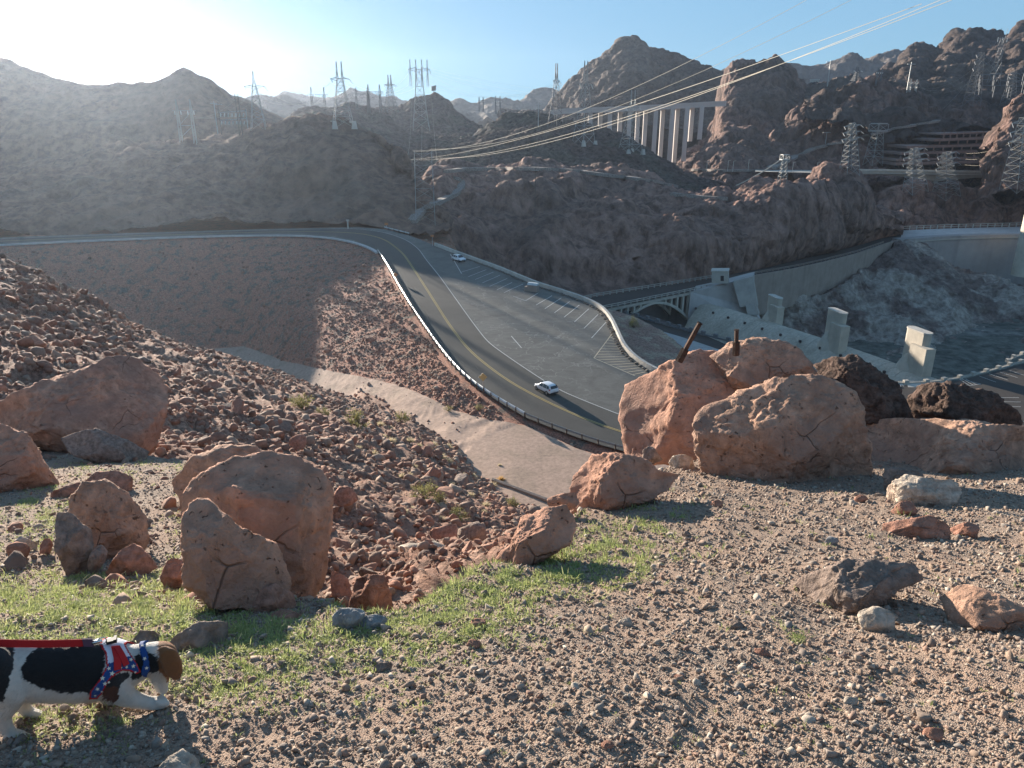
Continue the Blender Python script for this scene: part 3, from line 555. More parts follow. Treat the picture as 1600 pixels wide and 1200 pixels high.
# arch bridge over the spillway channel
bn = [pz(x, y, LZ) for x, y in ((915, 490), (940, 484), (1112, 449))]; bf = [pz(x, y, LZ) for x, y in ((905, 470), (930, 464), (1112, 435))]
railing(bn, 1.2, 3.0, 'near balustrade of the concrete arch bridge', M_conc2, .14, .45); railing(bf, 1.2, 3.0, 'far balustrade of the concrete arch bridge', M_conc2, .14, .45)
a0 = pz(962, 480, LZ - .3); a1 = pz(1079, 456.5, LZ - .3); root = empty('arch_bridge', a0, label='concrete open spandrel arch bridge over the spillway channel', cat='bridge')
d = a1 - a0; Lb = np.linalg.norm(d[:2]); u = d / Lb; nrm = np.array((-u[1], u[0], 0)); rise = 8.2
def arc(t): return -rise * (2 * t - 1) ** 2 - 1.0
mb = MB()
mb.prism([a0 - a0 - u * 14, u * (Lb + 1), u * (Lb + 1) + (0, 0, -1.0), -u * 14 + np.array((0, 0, -1.0))], nrm * 10); mb.build('deck_slab', M_conc2, root)
M_arch = concrete('bridge_concrete', (.52, .48, .40), .4, .2)
for off in (0.15, 8.6):
    mb = MB(); ts = np.linspace(0, 1, 25)
    for t0, t1 in zip(ts[:-1], ts[1:]):
        p0, p1 = u * Lb * t0 + (0, 0, arc(t0)), u * Lb * t1 + (0, 0, arc(t1)); th0, th1 = .8 + .5 * abs(2 * t0 - 1), .8 + .5 * abs(2 * t1 - 1)
        mb.prism([p0, p1, p1 - (0, 0, th1), p0 - (0, 0, th0)], nrm * 1.3)
    for v in mb.V: pass
    o = mb.build('arch_rib', M_arch, root); o.location = nrm * off
    for t in np.linspace(0, 1, 13):
        if arc(t) < -1.7: MB().prism([u * (Lb * t - .4) + (0, 0, -.98), u * (Lb * t + .4) + (0, 0, -.98), u * (Lb * t + .4) + (0, 0, arc(t) - .1), u * (Lb * t - .4) + (0, 0, arc(t) - .1)], nrm * .9).build('spandrel_column', M_arch, root).location = nrm * (off + .15)
# channel wall behind the arch and abutment
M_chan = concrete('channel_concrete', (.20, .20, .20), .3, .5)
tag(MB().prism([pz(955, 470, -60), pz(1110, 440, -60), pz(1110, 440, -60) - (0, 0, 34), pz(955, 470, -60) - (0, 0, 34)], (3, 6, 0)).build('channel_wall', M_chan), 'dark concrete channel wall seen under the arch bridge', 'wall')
ab = empty('abutment', a1, label='big pale concrete abutment at the right end of the arch bridge', cat='abutment')
q = lambda px, py, Y: at(px, py, Y) - a1
mb = MB(); Ya = a1[1]
mb.prism([q(1079, 456, Ya), q(1112, 449, Ya + 1), q(1178, 432, Ya + 6), q(1178, 480, Ya + 4), q(1192, 520, Ya - 2), q(1072, 520, Ya - 3)], (3, 9, 0)); mb.build('face_wall', concrete('abutment_concrete', (.46, .43, .40), .3, .3), ab)
mb = MB(); mb.prism([q(1145, 440, Ya - 1.2), q(1176, 432, Ya + 1), q(1184, 480, Ya + 1), q(1156, 480, Ya - 1.2)], (1.5, 4, 0)); mb.prism([q(1165, 478, Ya - 2), q(1180, 476, Ya), q(1186, 492, Ya), q(1168, 492, Ya - 2)], (1.5, 4, 0)); mb.build('buttress', concrete('buttress_concrete', (.40, .37, .33), .5, .2), ab)
tw = empty('gate_tower', at(1125, 443, Ya), label='small square concrete tower with a dark window on the abutment', cat='tower'); o_ = at(1125, 443, Ya)
MB().prism([at(1112, 443, Ya) - o_, at(1138, 443, Ya) - o_, at(1138, 424, Ya) - o_, at(1112, 424, Ya) - o_], (1.5, 4.5, 0)).build('wall', M_conc2, tw)
MB().prism([at(1126, 439, Ya - .1) - o_, at(1131, 439, Ya - .1) - o_, at(1131, 431, Ya - .1) - o_, at(1126, 431, Ya - .1) - o_], (0, .2, 0)).build('window', newmat('dark_opening', (.02, .02, .025), .6), tw)
MB().prism([at(1111, 424.5, Ya - .3) - o_, at(1139, 424.5, Ya - .3) - o_, at(1139, 423, Ya - .3) - o_, at(1111, 423, Ya - .3) - o_], (1.6, 5, 0)).build('cornice', M_conc, tw)
# spillway ogee
top = [pz(x, y, -62.5) for x, y in ((1100, 474), (1130, 481), (1200, 503), (1300, 535), (1380, 563), (1440, 586), (1500, 608))]
prof = [(9, -7), (6, -3.2), (3.5, -.9), (1.2, -.1), (0, 0), (-2.0, -.25), (-4.5, -1.6), (-7.5, -4.3), (-11, -9), (-15, -16), (-18, -26)]
P = resamp(top, 1.6); t = np.gradient(P, axis=0); t[:, 2] = 0; t /= np.linalg.norm(t, axis=1)[:, None]; s = np.stack([-t[:, 1], t[:, 0], 0 * t[:, 0]], 1)
V = []; m = len(prof)
for i in range(len(P)):
    for a, b in prof: V.append(P[i] + s[i] * a + (0, 0, b))
Fc = np.array([(i * m + j, i * m + j + 1, (i + 1) * m + j + 1, (i + 1) * m + j) for i in range(len(P) - 1) for j in range(m - 1)])
mo = newmat('ogee_concrete', (.45, .42, .36), .8); n = N(mo); v = n.coord(); ob = n.noise(v, .15, 5); fn = n.noise(v, 1.5, 5)
col = n.mix(n.ramp(ob, [(.45, (0, 0, 0)), (.7, (.6,) * 3)]), n.ramp(fn, [(.3, (.36, .32, .26)), (.7, (.56, .49, .39))]), (.22, .2, .15)); n.color(col); n.normal(n.bump(fn, .08))
spill = tag(mesh_from('spillway_crest', V, Fc, mo, True), 'long curved concrete spillway crest sloping between the gate piers', 'spillway')
mb = MB()
for i in range(0, len(P), 1):
    if i % 2 == 0: mb.path([P[i] + s[i] * a + np.array((0, 0, b + .03)) for a, b in prof[2:9]], .06, 4)
mb.build('joint_ribs', M_conc2, spill)
M_iron = newmat('dark_iron', (.06, .05, .05), .8)
for i in range(0, len(P), 5): MB().box(P[i] + s[i] * -4.5 + (0, 0, -1.2), (.6, .6, .7), math.atan2(t[i][1], t[i][0])).build('vent_block', M_iron, spill)
M_pier = concrete('pier_concrete', (.52, .46, .37), .45, .3)
def pier(px, pyb, H, label, k=1.0):
    p = pz(px, pyb, -64); rz = R(-79); root = empty('gate_pier', p, rz, label=label, cat='pier', group='gate piers along the spillway crest')
    mb = MB(); W_, D_ = 7.2 * k, 2.3 * k; oval = lambda w_, d_, x0, z0, z1: [MBo(mb, w_, d_, x0, z0, z1)]
    def ov(w_, d_, x0, y0, z0, z1, n=20, tp=1.0):
        pts = []
        for j in range(n):
            a = 2 * math.pi * j / n; c, s_ = math.cos(a), math.sin(a)
            x = (w_ - d_) / 2 * (1 if c > 0 else -1) + d_ / 2 * c; pts.append((x + x0, d_ / 2 * s_ + y0))
        V = [(x, y, z0) for x, y in pts] + [(x0 + (x - x0) * tp, y0 + (y - y0) * tp, z1) for x, y in pts]
        mb.add(V, [tuple(range(n - 1, -1, -1)), tuple(range(n, 2 * n))] + [(j, (j + 1) % n, n + (j + 1) % n, n + j) for j in range(n)])
    ov(W_, D_, 0, 0, -4, H); mb.build('shaft', M_pier, root)
    mb = MB(); ov(W_ * 1.04, D_ * 1.12, 0, 0, H, H + .35 * k); mb.build('cap', M_conc, root)
    mb = MB(); mb.box((W_ * .42, -D_ * .35, H * .37 - 2), (W_ * .75, D_ * 1.15, H * .74 + 4)); mb.build('step_block', M_pier, root)
    mb = MB()                                      # curved nose like a quarter dome leaning to the channel
    n = 14; V = []; rings = 10
    for r_ in range(rings + 1):
        f = r_ / rings; wz = math.cos(f * math.pi / 2) ** .7
        for j in range(n + 1): a = math.pi * j / n; V.append((-W_ * .12 - W_ * .62 * wz * math.cos(a) * .9, -D_ * .3 - D_ * 1.5 * wz * math.sin(a), -4 + f * (H * .52 + 4)))
    mb.add(V, [(r_ * (n + 1) + j, r_ * (n + 1) + j + 1, (r_ + 1) * (n + 1) + j + 1, (r_ + 1) * (n + 1) + j) for r_ in range(rings) for j in range(n)]); mb.build('curved_nose', M_pier, root, True)
    return root
pier(1207, 503, 8.6, 'farthest and smallest concrete gate pier, half in shade next to the abutment', .95)
pier(1300, 545, 11.5, 'middle concrete gate pier rising from the spillway crest', 1.05)
pier(1424, 584, 12.0, 'nearest gate pier, sunlit, at the lower end of the spillway crest', 1.1)
# near channel road behind the rusty posts
Z6 = -61.5
sheet('road', [pz(x, y, Z6) for x, y in ((960, 512), (1000, 520), (1060, 541), (1120, 560), (1180, 580))], [pz(x, y, Z6) for x, y in ((960, 490), (1000, 500), (1060, 519), (1120, 538), (1180, 557))], M_road2, 60, 2)
sheet('pavement', [pz(x, y, Z6 + .05) for x, y in ((1032, 540), (1060, 548), (1120, 570), (1180, 590))], [pz(x, y, Z6 + .05) for x, y in ((1032, 517), (1060, 525), (1120, 545), (1180, 563))], concrete('walk_concrete', (.38, .37, .35), 1, .1), 60, 2)
sheet('shoulder', [pz(x, y, Z6 - .3) for x, y in ((900, 540), (1000, 600), (1200, 660), (1700, 700))], [pz(x, y, Z6 - .3) for x, y in ((900, 476), (1000, 488), (1130, 536), (1180, 562), (1260, 603), (1340, 607), (1450, 607), (1700, 604))], M_road2, 60, 4)
def merlons(pts, label, step=4.2, h=1.1, bh=.7, mat=M_conc2, bw=2.0):
    P = resamp(pts, step)[:99]; root = empty('parapet', P[0], label=label, cat='parapet'); Q = P - P[0]; mb = MB()
    for a, b in zip(Q[:-1], Q[1:]): mb.prism([a, b, b + (0, 0, h * .45), a + (0, 0, h * .45)], (0, .5, 0)); mb.bar(a + (0, .3, h * .85), b + (0, .3, h * .85), .04, 4); mb.bar(a + (0, .3, h * .65), b + (0, .3, h * .65), .03, 4)
    mb.build('low_wall', mat, root)
    for i, q_ in enumerate(Q):
        k = min(i, len(Q) - 2); dd = Q[k + 1] - Q[k]; o = (MB().box((0, 0, (h + .25) / 2), (bw, .9, h + .25)).build('merlon', mat, root) if i == 0 else m0.copy())
        if i == 0: m0 = o
        else: COL.objects.link(o); o.parent = root
        o.location = q_ + np.array((0, .3, 0)); o.rotation_euler = (0, 0, math.atan2(dd[1], dd[0]))
    return root
merlons([pz(x, y, Z6) for x, y in ((960, 489), (1000, 497), (1060, 514), (1130, 532), (1180, 545))], 'blocky parapet between the arch bridge and the lower channel road', mat=M_chan, bw=1.2)
Z7 = -60.0
merlons([pz(x, y, Z7) for x, y in ((1380, 598), (1420, 600), (1460, 598), (1500, 592), (1550, 580), (1600, 566), (1680, 545))], 'pale blocky parapet curving along the lower parking area at the right', mat=M_conc2, step=5, bw=1.2, h=.65)
merlons([pz(x, y, Z7 + .5) for x, y in ((1575, 566), (1590, 556), (1620, 552))], 'short upper parapet corner at the right edge of the lower parking area', mat=M_conc2, step=4, bw=1.1, h=.6)
sheet('parking_lot', [pz(x, y, Z7) for x, y in ((1340, 700), (1500, 720), (1850, 740))], [pz(x, y, Z7) for x, y in ((1340, 596), (1420, 602), (1460, 600), (1500, 594), (1550, 582), (1600, 568), (1850, 510))], M_road2, 80, 4)
lo2 = bpy.data.objects['parking_lot.001']; mk = MB(); q8 = lambda x, y: pz(1200 + x / 4, 320 + y / 4, Z7 + .02)
for a, b in (((1190, 1085), (1260, 1130)), ((1190, 1085), (1330, 1120)), ((1260, 1130), (1330, 1120)), ((1210, 1085), (1285, 1128)), ((1235, 1088), (1305, 1125)), ((1320, 1070), (1425, 1108)), ((1380, 1055), (1500, 1095)), ((1450, 1045), (1560, 1080)), ((1510, 1035), (1600, 1065)), ((965, 1100), (990, 1138)), ((810, 1100), (850, 1135)), ((830, 1100), (830, 1135)), ((1425, 1205), (1568, 1205)), ((1430, 1230), (1580, 1232)), ((1440, 1260), (1580, 1262)), ((1520, 1350), (1600, 1352))):
    ribbon('', resamp([q8(*a), q8(*b)], 2), .14, None, .0, mb=mk)
mk.build('stall_lines', M_white, lo2)
MB().add([q8(865, 1100) + (0, 0, .01), q8(950, 1100) + (0, 0, .01), q8(960, 1140) + (0, 0, .01), q8(875, 1140) + (0, 0, .01)], [(0, 1, 2, 3)]).build('pale_patch', M_conc, lo2)
# bleached rock slope between dam and spillway, spillway inlet floor
o_wr, P_wr = loft('bleached_slope', [
    [pz(x, y, z) for x, y, z in ((1120, 540, -88), (1300, 560, -88), (1400, 575, -88), (1500, 585, -88), (1600, 585, -88), (1850, 590, -88))],
    [pz(x, y, z) for x, y, z in ((1120, 500, -82), (1220, 512, -82), (1300, 545, -86), (1400, 545, -86), (1470, 530, -86), (1520, 516, -86), (1600, 512, -86), (1850, 520, -86))],
    [at(x, y, Y) for x, y, Y in ((1120, 470, 262), (1215, 474, 300), (1290, 460, 310), (1330, 440, 325), (1365, 405, 355), (1400, 380, 368), (1430, 376, 372), (1455, 395, 368), (1500, 420, 360), (1560, 438, 355), (1600, 446, 352), (1850, 460, 340))],
    [at(x, y, Y) for x, y, Y in ((1120, 480, 300), (1215, 470, 330), (1290, 460, 335), (1330, 440, 345), (1365, 405, 375), (1400, 382, 388), (1430, 378, 395), (1455, 400, 395), (1500, 425, 395), (1560, 445, 390), (1600, 450, 390), (1850, 460, 380))]],
    (1120, 1850), 420, [30, 130, 10], M_pale, disp=[(30, 3.2, 4, True, .8), (7, 1.1, 4, True, .8)])
tag(MB().add([(40, 150, -85.5), (400, 150, -85.5), (500, 420, -85.5), (60, 420, -85.5)], [(0, 1, 2, 3)]).build('inlet_floor', rockmat('inlet_floor_shadowed', (.12, .12, .10), .1, .8, alt=(.2, .19, .17))), kind='structure')  # floor of the spillway channel inlet, its shadowed dark put into the colour
# ------------------------------------------------------------------ high bridge
rootb = empty('highway_bridge', at(900, 175, 690), label='long pale highway bridge on tall concrete columns before the dark peak', cat='bridge'); ob_ = at(900, 175, 690)
dk = [(860, 174, 690), (885, 171.5, 690), (960, 169, 690), (1040, 165, 692), (1118, 160.5, 696), (1135, 160, 698)]
M_bc = concrete('highway_concrete', (.55, .5, .46), .05, .1)
mb = MB()
for (x0, y0, Y0), (x1, y1, Y1) in zip(dk[:-1], dk[1:]): A0, A1 = at(x0, y0, Y0) - ob_, at(x1, y1, Y1) - ob_; mb.prism([A0, A1, A1 - (0, 0, 3.1), A0 - (0, 0, 3.1)], (2, 14, 0)); mb.prism([A0 + (0, -.5, 1.2), A1 + (0, -.5, 1.2), A1 + (0, -.5, 0), A0 + (0, -.5, 0)], (0, 1.5, 0))
mb.build('deck', M_bc, rootb)
for x, yb in ((923, 200), (939, 205), (954, 210), (970, 222), (985, 230), (998, 235), (1010, 240), (1026, 246), (1037, 254), (1052, 262), (1060, 248), (1075, 246), (1083, 215), (1098, 212)):
    yt = np.interp(x, [p[0] for p in dk], [p[1] for p in dk]); back = x in (939, 970, 998, 1010, 1037, 1060, 1083); Yc = 700 if back else 693
    a, b = at(x - 3.1, yt, Yc), at(x + 3.1, yt, Yc); z = at(x, yb + 6, Yc)[2]
    MB().prism([a - ob_ - (0, 0, 3), b - ob_ - (0, 0, 3), np.array((b[0], b[1], z)) - ob_, np.array((a[0], a[1], z)) - ob_], (0, 3.0, 0)).build('column', M_bc, rootb)
# ------------------------------------------------------------------ viaduct, garage, intake tower
o_ = at(1340, 268, 486); vd = empty('viaduct', o_, label='grey haunched road viaduct crossing below the terraced garage', cat='bridge')
mb = MB(); xs = np.linspace(0, 1, 17); pt = lambda t_, y: at(1340 + 290 * t_, y, 486 + 8 * t_) - o_
lowc = lambda t_: 272 + 3 * t_ + 9 * max(0, 1 - abs(t_ - .42) / .3) ** 1.5 + 4 * t_
for a, b in zip(xs[:-1], xs[1:]): mb.prism([pt(a, 266 + a * 4), pt(b, 266 + b * 4), pt(b, lowc(b)), pt(a, lowc(a))], (0, 10, 0))
mb.build('girder', M_conc2, vd); mb = MB()
for a, b in zip(xs[:-1], xs[1:]): mb.prism([pt(a, 264 + a * 4) - (0, .8, 0), pt(b, 264 + b * 4) - (0, .8, 0), pt(b, 266.6 + b * 4) - (0, .8, 0), pt(a, 266.6 + a * 4) - (0, .8, 0)], (0, 1, 0))
mb.build('parapet', M_conc, vd)
for x in (1462, 1545): MB().prism([at(x - 4, 280, 490) - o_, at(x + 4, 280, 490) - o_, at(x + 4, 330, 490) - o_, at(x - 4, 330, 490) - o_], (0, 4, 0)).build('pier', M_conc2, vd)
tag(MB().prism([at(1274, 272, 470), at(1281, 268, 470), at(1281, 290, 470), at(1274, 290, 470)], (3, 6, 0)).build('abutment', M_tan), 'small tan abutment wall left of the viaduct', 'abutment')
sheet('road', [at(x, y, Y) for x, y, Y in ((1180, 268, 475), (1280, 270, 478), (1345, 271, 482), (1640, 275, 492))], [at(x, y, Y) for x, y, Y in ((1180, 265, 510), (1280, 266, 510), (1345, 266, 510), (1640, 268, 520))], M_conc2, 60, 2)
og = at(1480, 262, 535); ga = empty('parking_garage', og, label='brown terraced parking garage with open dark decks under the crags', cat='garage')
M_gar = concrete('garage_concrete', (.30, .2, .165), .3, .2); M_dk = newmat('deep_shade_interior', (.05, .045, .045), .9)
fl = [(1400, 1530, 258.5, 254), (1400, 1530, 252, 248.5), (1408, 1540, 242, 238), (1418, 1548, 232, 228), (1460, 1552, 221, 217), (1470, 1552, 211, 208.5)]
for i, (x0, x1, yb, yt) in enumerate(fl):
    sk = -3.5 * (1 if i < 5 else 1); a, b, c_, d_ = at(x0, yb, 530 + i * 2), at(x1, yb + sk, 540 + i * 2), at(x1, yt + sk, 540 + i * 2), at(x0, yt, 530 + i * 2)
    MB().prism([a - og, b - og, c_ - og, d_ - og], (0, 30, 0)).build('deck_slab', M_gar, ga)
    if i < 5:
        for k in range(9):
            t_ = (k + .5) / 9; p = a * (1 - t_) + b * t_; pt_ = at(x0 + (x1 - x0) * t_, fl[i + 1][2] - 1, 533 + i * 2) if False else p + (0, 0, 7)
            if fl[i + 1][0] <= x0 + (x1 - x0) * t_ <= fl[i + 1][1]: MB().box((p[0] - og[0], p[1] - og[1] + 2, p[2] - og[2] + 3.2), (.8, .8, 5.0)).build('column', M_gar, ga)
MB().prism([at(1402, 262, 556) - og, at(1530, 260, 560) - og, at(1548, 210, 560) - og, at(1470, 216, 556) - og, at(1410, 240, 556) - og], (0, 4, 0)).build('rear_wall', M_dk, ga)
ti = at(1606, 400, 372); it = empty('intake_tower', ti, label='round cream intake tower cut by the right edge behind the dam', cat='tower')
mb = MB(); mb.bar((0, 0, -10), (0, 0, at(1606, 300, 372)[2] - ti[2]), 5.6, 32); mb.bar((0, 0, at(1606, 300, 372)[2] - ti[2]), (0, 0, at(1606, 268, 372)[2] - ti[2]), 6.4, 32); mb.build('shaft', concrete('tower_concrete', (.62, .55, .44), .3, .2), it, False)
mb = MB(); mb.bar((0, 0, at(1606, 268, 372)[2] - ti[2]), (0, 0, at(1606, 265, 372)[2] - ti[2]), 7, 32, r2=6.6); mb.build('cap', M_conc, it)
# ------------------------------------------------------------------ trails on the hills
M_path = rockmat('trail_gravel', (.27, .23, .2), 1, .05)
def trail(pts, wid, dz=.5):
    P = []
    for (x0, y0), (x1, y1) in zip(pts[:-1], pts[1:]):
        n = max(2, int(abs(x1 - x0) / 4 + abs(y1 - y0) / 4))
        for k in range(n): P.append(cast(x0 + (x1 - x0) * k / n, y0 + (y1 - y0) * k / n)[0])
    P = np.array(P); 
    for _ in range(3): P[1:-1] = (P[:-2] + 2 * P[1:-1] + P[2:]) / 4
    o = ribbon('path', P, wid, M_path, dz, thick=1.5); return tag(o, kind='structure')
trail([(643, 348), (655, 332), (680, 318), (712, 303), (722, 292), (722, 282), (705, 277)], 3.2, .8)
trail([(694, 269), (730, 265), (790, 264.5), (840, 264.5), (900, 268), (960, 276), (1020, 284), (1058, 293)], 3.5, 1.0)
trail([(1050, 303), (1100, 308), (1140, 310)], 3, .6)
trail([(1205, 262), (1270, 232), (1330, 218), (1400, 200), (1470, 188)], 6, .6)
trail([(1085, 265), (1140, 266), (1200, 266)], 5, .6)

# ================================================================== pylons and wires
M_lat = newmat('lattice_steel', (.36, .36, .34), .5, .5, .3); M_latd = newmat('dull_lattice_steel', (.16, .165, .17), .6, .4, .3); M_ins = newmat('insulator_glass', (.7, .7, .66), .3)
M_wire = newmat('aluminium_cable', (.45, .40, .32), .5, .4, .4)
def lattice(mb, levels, r, cx=0, cy=0):
    """levels: (z, half width); four legs, X bracing between levels"""
    for (z0, w0), (z1, w1) in zip(levels[:-1], levels[1:]):
        c0 = [(cx + a * w0, cy + b * w0, z0) for a, b in ((-1, -1), (1, -1), (1, 1), (-1, 1))]; c1 = [(cx + a * w1, cy + b * w1, z1) for a, b in ((-1, -1), (1, -1), (1, 1), (-1, 1))]
        for k in range(4):
            n = (k + 1) % 4; mb.bar(c0[k], c1[k], r * 1.3, 4, cap=False); mb.bar(c0[k], c1[n], r * .7, 3, cap=False); mb.bar(c0[n], c1[k], r * .7, 3, cap=False); mb.bar(c1[k], c1[n], r * .7, 3, cap=False)
ATT = {}
def pylon(key, px, yb, yt, wpx, Y, style, label, mat=None, lean=0, rz=.3, group='lattice pylons standing on the hills', rk=1.0, feet=False):
    hit_, _n = cast(px, yb + 2.5); Y = hit_[1] if .6 * Y < hit_[1] < 1.35 * Y else Y
    mat = mat or M_lat; b = at(px, yb, Y); H = at(px, yt, Y)[2] - b[2]; W_ = abs(at(px + wpx / 2, yb, Y)[0] - b[0]); r = .00023 * Y * rk
    root = empty('pylon', b, rz, label=label, cat='pylon', group=group); mb = MB(); arms = []
    if style in ('twin', 'single', 'quad'):
        zt = H * (.72 if style != 'quad' else .86); nl = 7; lv = [(-2 if i == 0 else zt * i / nl, W_ * (1 - .72 * (i / nl) ** .8)) for i in range(nl + 1)]
        lattice(mb, lv, r)
        w1 = lv[-1][1]; mb2 = MB(); al = {'twin': W_ * .95, 'single': W_ * 1.4, 'quad': W_ * 1.25}[style]; zc = zt
        for y in (-w1, w1): mb2.bar((-al, 0, zc + .2), (al, 0, zc + .2), r * 1.1, 4); mb2.bar((-al, 0, zc), (-w1, y, zc - H * .035), r, 3); mb2.bar((al, 0, zc), (w1, y, zc - H * .035), r, 3); mb2.bar((-al, 0, zc), (-w1, y, zc + H * .03), r, 3); mb2.bar((al, 0, zc), (w1, y, zc + H * .03), r, 3)
        mb2.build('crossarm', mat, root)
        xs = {'twin': (-w1 * .9, w1 * .9), 'single': (0,), 'quad': (-al * .8, -al * .28, al * .28, al * .8)}[style]
        for x in xs:
            p = MB(); ww = w1 * (.75 if style == 'single' else .38); lattice(p, [(zt - (H * .25 if style == 'quad' else 0), ww), (zt + (H - zt) * .5, ww * .5), (H, r)], r * .8, x); p.build('peak', mat, root)
        for x in (-al, 0, al):
            i_ = MB().bar((x, 0, zc), (x * 1.0 + .8, -1, zc - H * .06), r * 1.5, 5).build('insulator', M_ins, root); arms.append(np.array(b) + (x * math.cos(rz), x * math.sin(rz), zc - H * .06))
    elif style == 'vee':                       # flared head
        lattice(mb, [(-2, W_), (H * .2, W_ * .75), (H * .4, W_ * .5), (H * .5, W_ * .35)], r)
        for sx in (-1, 1): lattice(mb, [(H * .5, W_ * .18), (H * .66, W_ * .25), (H * .82, W_ * .3)], r * .8, sx * W_ * .5); mb.bar((sx * W_ * .6, 0, H * .82), (sx * W_ * .9, 0, H), r, 3)
        mb2 = MB(); mb2.bar((-W_ * 1.4, 0, H * .84), (W_ * 1.4, 0, H * .84), r * 1.3, 4); mb2.bar((-W_ * 1.4, 0, H * .84), (-W_ * .4, 0, H * .78), r, 3); mb2.bar((W_ * 1.4, 0, H * .84), (W_ * .4, 0, H * .78), r, 3); mb2.build('crossarm', mat, root)
        for x in (-1.3, 0, 1.3): MB().bar((x * W_, 0, H * .84), (x * W_, 0, H * .76), r * 1.3, 5).build('insulator', M_ins, root); arms.append(np.array(b) + (x * W_, 0, H * .76))
    elif style == 'platform':
        lattice(mb, [(-2, W_)] + [(H * .78 * i / 5, W_ * (1 - .45 * i / 5)) for i in range(1, 6)], r)
        mb2 = MB(); mb2.box((0, 0, H * .8), (W_ * 2.3, W_ * 1.6, H * .03)); lattice(mb2, [(H * .8, W_ * .95), (H * .97, W_ * .95)], r); mb2.box((0, 0, H * .985), (W_ * 2, W_ * 1.4, H * .02)); mb2.build('platform', mat, root); arms.append(np.array(b) + (0, 0, H * .9))
    elif style == 'arms':                      # heavy mast with many stacked arms, leaning
        lattice(mb, [(-2 if i == 0 else H * i / 9, W_ * (1 - .7 * i / 9)) for i in range(10)], r)
        for i, z in enumerate((.95, .82, .69)):
            mb2 = MB(); al = W_ * (1.25 + .1 * i)
            for s_ in (-1, 1):
                for y in (-.25, .25): mb2.bar((s_ * al, 0, H * z), (0, y * W_, H * (z + .03)), r, 3); mb2.bar((s_ * al, 0, H * z), (0, y * W_, H * (z - .04)), r, 3)
                mb2.bar((s_ * al, 0, H * z), (s_ * al * 1.1, -2, H * (z - .06)), r * 1.6, 4)
            mb2.bar((-al, 0, H * z), (al, 0, H * z), r * 1.2, 4); mb2.build('crossarm', mat, root); arms.append(np.array(b) + (al, 0, H * z))
    elif style == 'frame':                     # wide portal frame
        for s_ in (-1, 1): lattice(mb, [(-2, W_ * .16), (H * .35, W_ * .13), (H * .7, W_ * .1), (H, r)], r, s_ * W_ * .8)
        mb2 = MB(); mb2.bar((-W_ * 1.3, 0, H * .72), (W_ * 1.3, 0, H * .72), r * 1.4, 4); mb2.bar((-W_ * .8, 0, H * .35), (W_ * .8, 0, H * .35), r, 4); mb2.bar((-W_ * .8, 0, H * .05), (W_ * .8, 0, H * .35), r, 4)
        mb2.bar((-W_ * .8, 0, H * .35), (W_ * .8, 0, H * .70), r, 4); mb2.build('crossarm', mat, root)
        for x in (-1.1, -.4, .4, 1.1): MB().bar((x * W_, 0, H * .72), (x * W_, 0, H * .62), r * 1.6, 5).build('insulator', M_ins, root); arms.append(np.array(b) + (x * W_, 0, H * .62))
    elif style == 'tall':                      # two posts with light bracing
        for s_ in (-1, 1): mb.bar((s_ * W_, 0, -3), (s_ * W_ * .85, 0, H), r * 1.6, 5); mb.bar((s_ * W_, W_, -3), (s_ * W_ * .85, W_, H * .9), r * 1.0, 4)
        for i in range(6):
            z0, z1 = H * i / 6, H * (i + 1) / 6; mb.bar((-W_, 0, z0), (W_, 0, z1), r * .7, 3); mb.bar((W_, 0, z0), (-W_, 0, z1), r * .7, 3); mb.bar((-W_, 0, z1 * .97), (W_, 0, z1 * .97), r * .8, 3); mb.bar((W_, 0, z0), (W_, W_, z1), r * .6, 3)
        arms = [np.array(b) + (-W_ * .9, 0, H), np.array(b) + (W_ * .9, 0, H)]
    mb.build('tower_body', mat, root)
    if feet:
        for a_, b_ in ((-1, -1), (1, -1), (1, 1), (-1, 1)): MB().box((a_ * W_, b_ * W_, -.8), (2.2, 2.2, 3.2), taper=.6).build('footing', M_conc, root)
    if lean: root.rotation_euler = (0, lean, rz)
    ATT[key] = arms; return root
pylon('a', 404, 196, 111, 22, 470, 'single', 'thin single peaked pylon farthest left on the skyline, with one wide crossarm', rz=.2)
pylon('b', 294, 218, 155, 26, 430, 'frame', 'low bright portal frame farthest left on the sunlit plateau', rz=.1, rk=1.4)
pylon('c', 536, 192, 96, 30, 385, 'twin', 'large twin peaked pylon on the rounded hill left of the tallest pylon', rz=.35, rk=1.2, feet=True)
pylon('d', 499, 178, 136, 24, 620, 'frame', 'small portal pylon just left of the large twin peaked pylon', M_latd)
pylon('e', 567, 172, 137, 22, 700, 'frame', 'tiny distant portal pylon right of the large twin peaked pylon', M_latd)
pylon('f', 586, 172, 132, 22, 690, 'frame', 'small distant portal pylon, second to the right of the large twin peaked one', M_latd)
pylon('g', 611, 172, 117, 18, 660, 'twin', 'medium twin peaked pylon between the twin peaked pylon and the tallest one', M_latd, rz=.5)
pylon('h', 658, 200, 93, 26, 545, 'quad', 'tallest pylon with a four peaked head in front of the small dark cone hill', rz=.15, rk=1.0)
pylon('i', 665, 348, 236, 30, 300, 'tall', 'slender two post steel tower on the slope above the lot, below the four peaked pylon', M_lat, rz=.1, rk=.9)
pylon('j', 868, 196, 99, 18, 515, 'twin', 'slim twin peaked pylon left of the high bridge', M_latd, rz=.9)
pylon('k', 912, 222, 95, 26, 490, 'twin', 'big pylon on footings overlapping the left end of the high bridge', rz=.7, rk=1.1, feet=True)
pylon('l', 985, 235, 141, 28, 480, 'twin', 'pylon standing in front of the middle of the high bridge', rz=.5, feet=True)
pylon('m', 1327, 268, 192, 22, 470, 'arms', 'leaning many armed pylon left of the platform tower', rz=.2, lean=-.1)
pylon('n', 1364, 254, 192, 20, 520, 'platform', 'bright tower with a railed platform on top beside the crag')
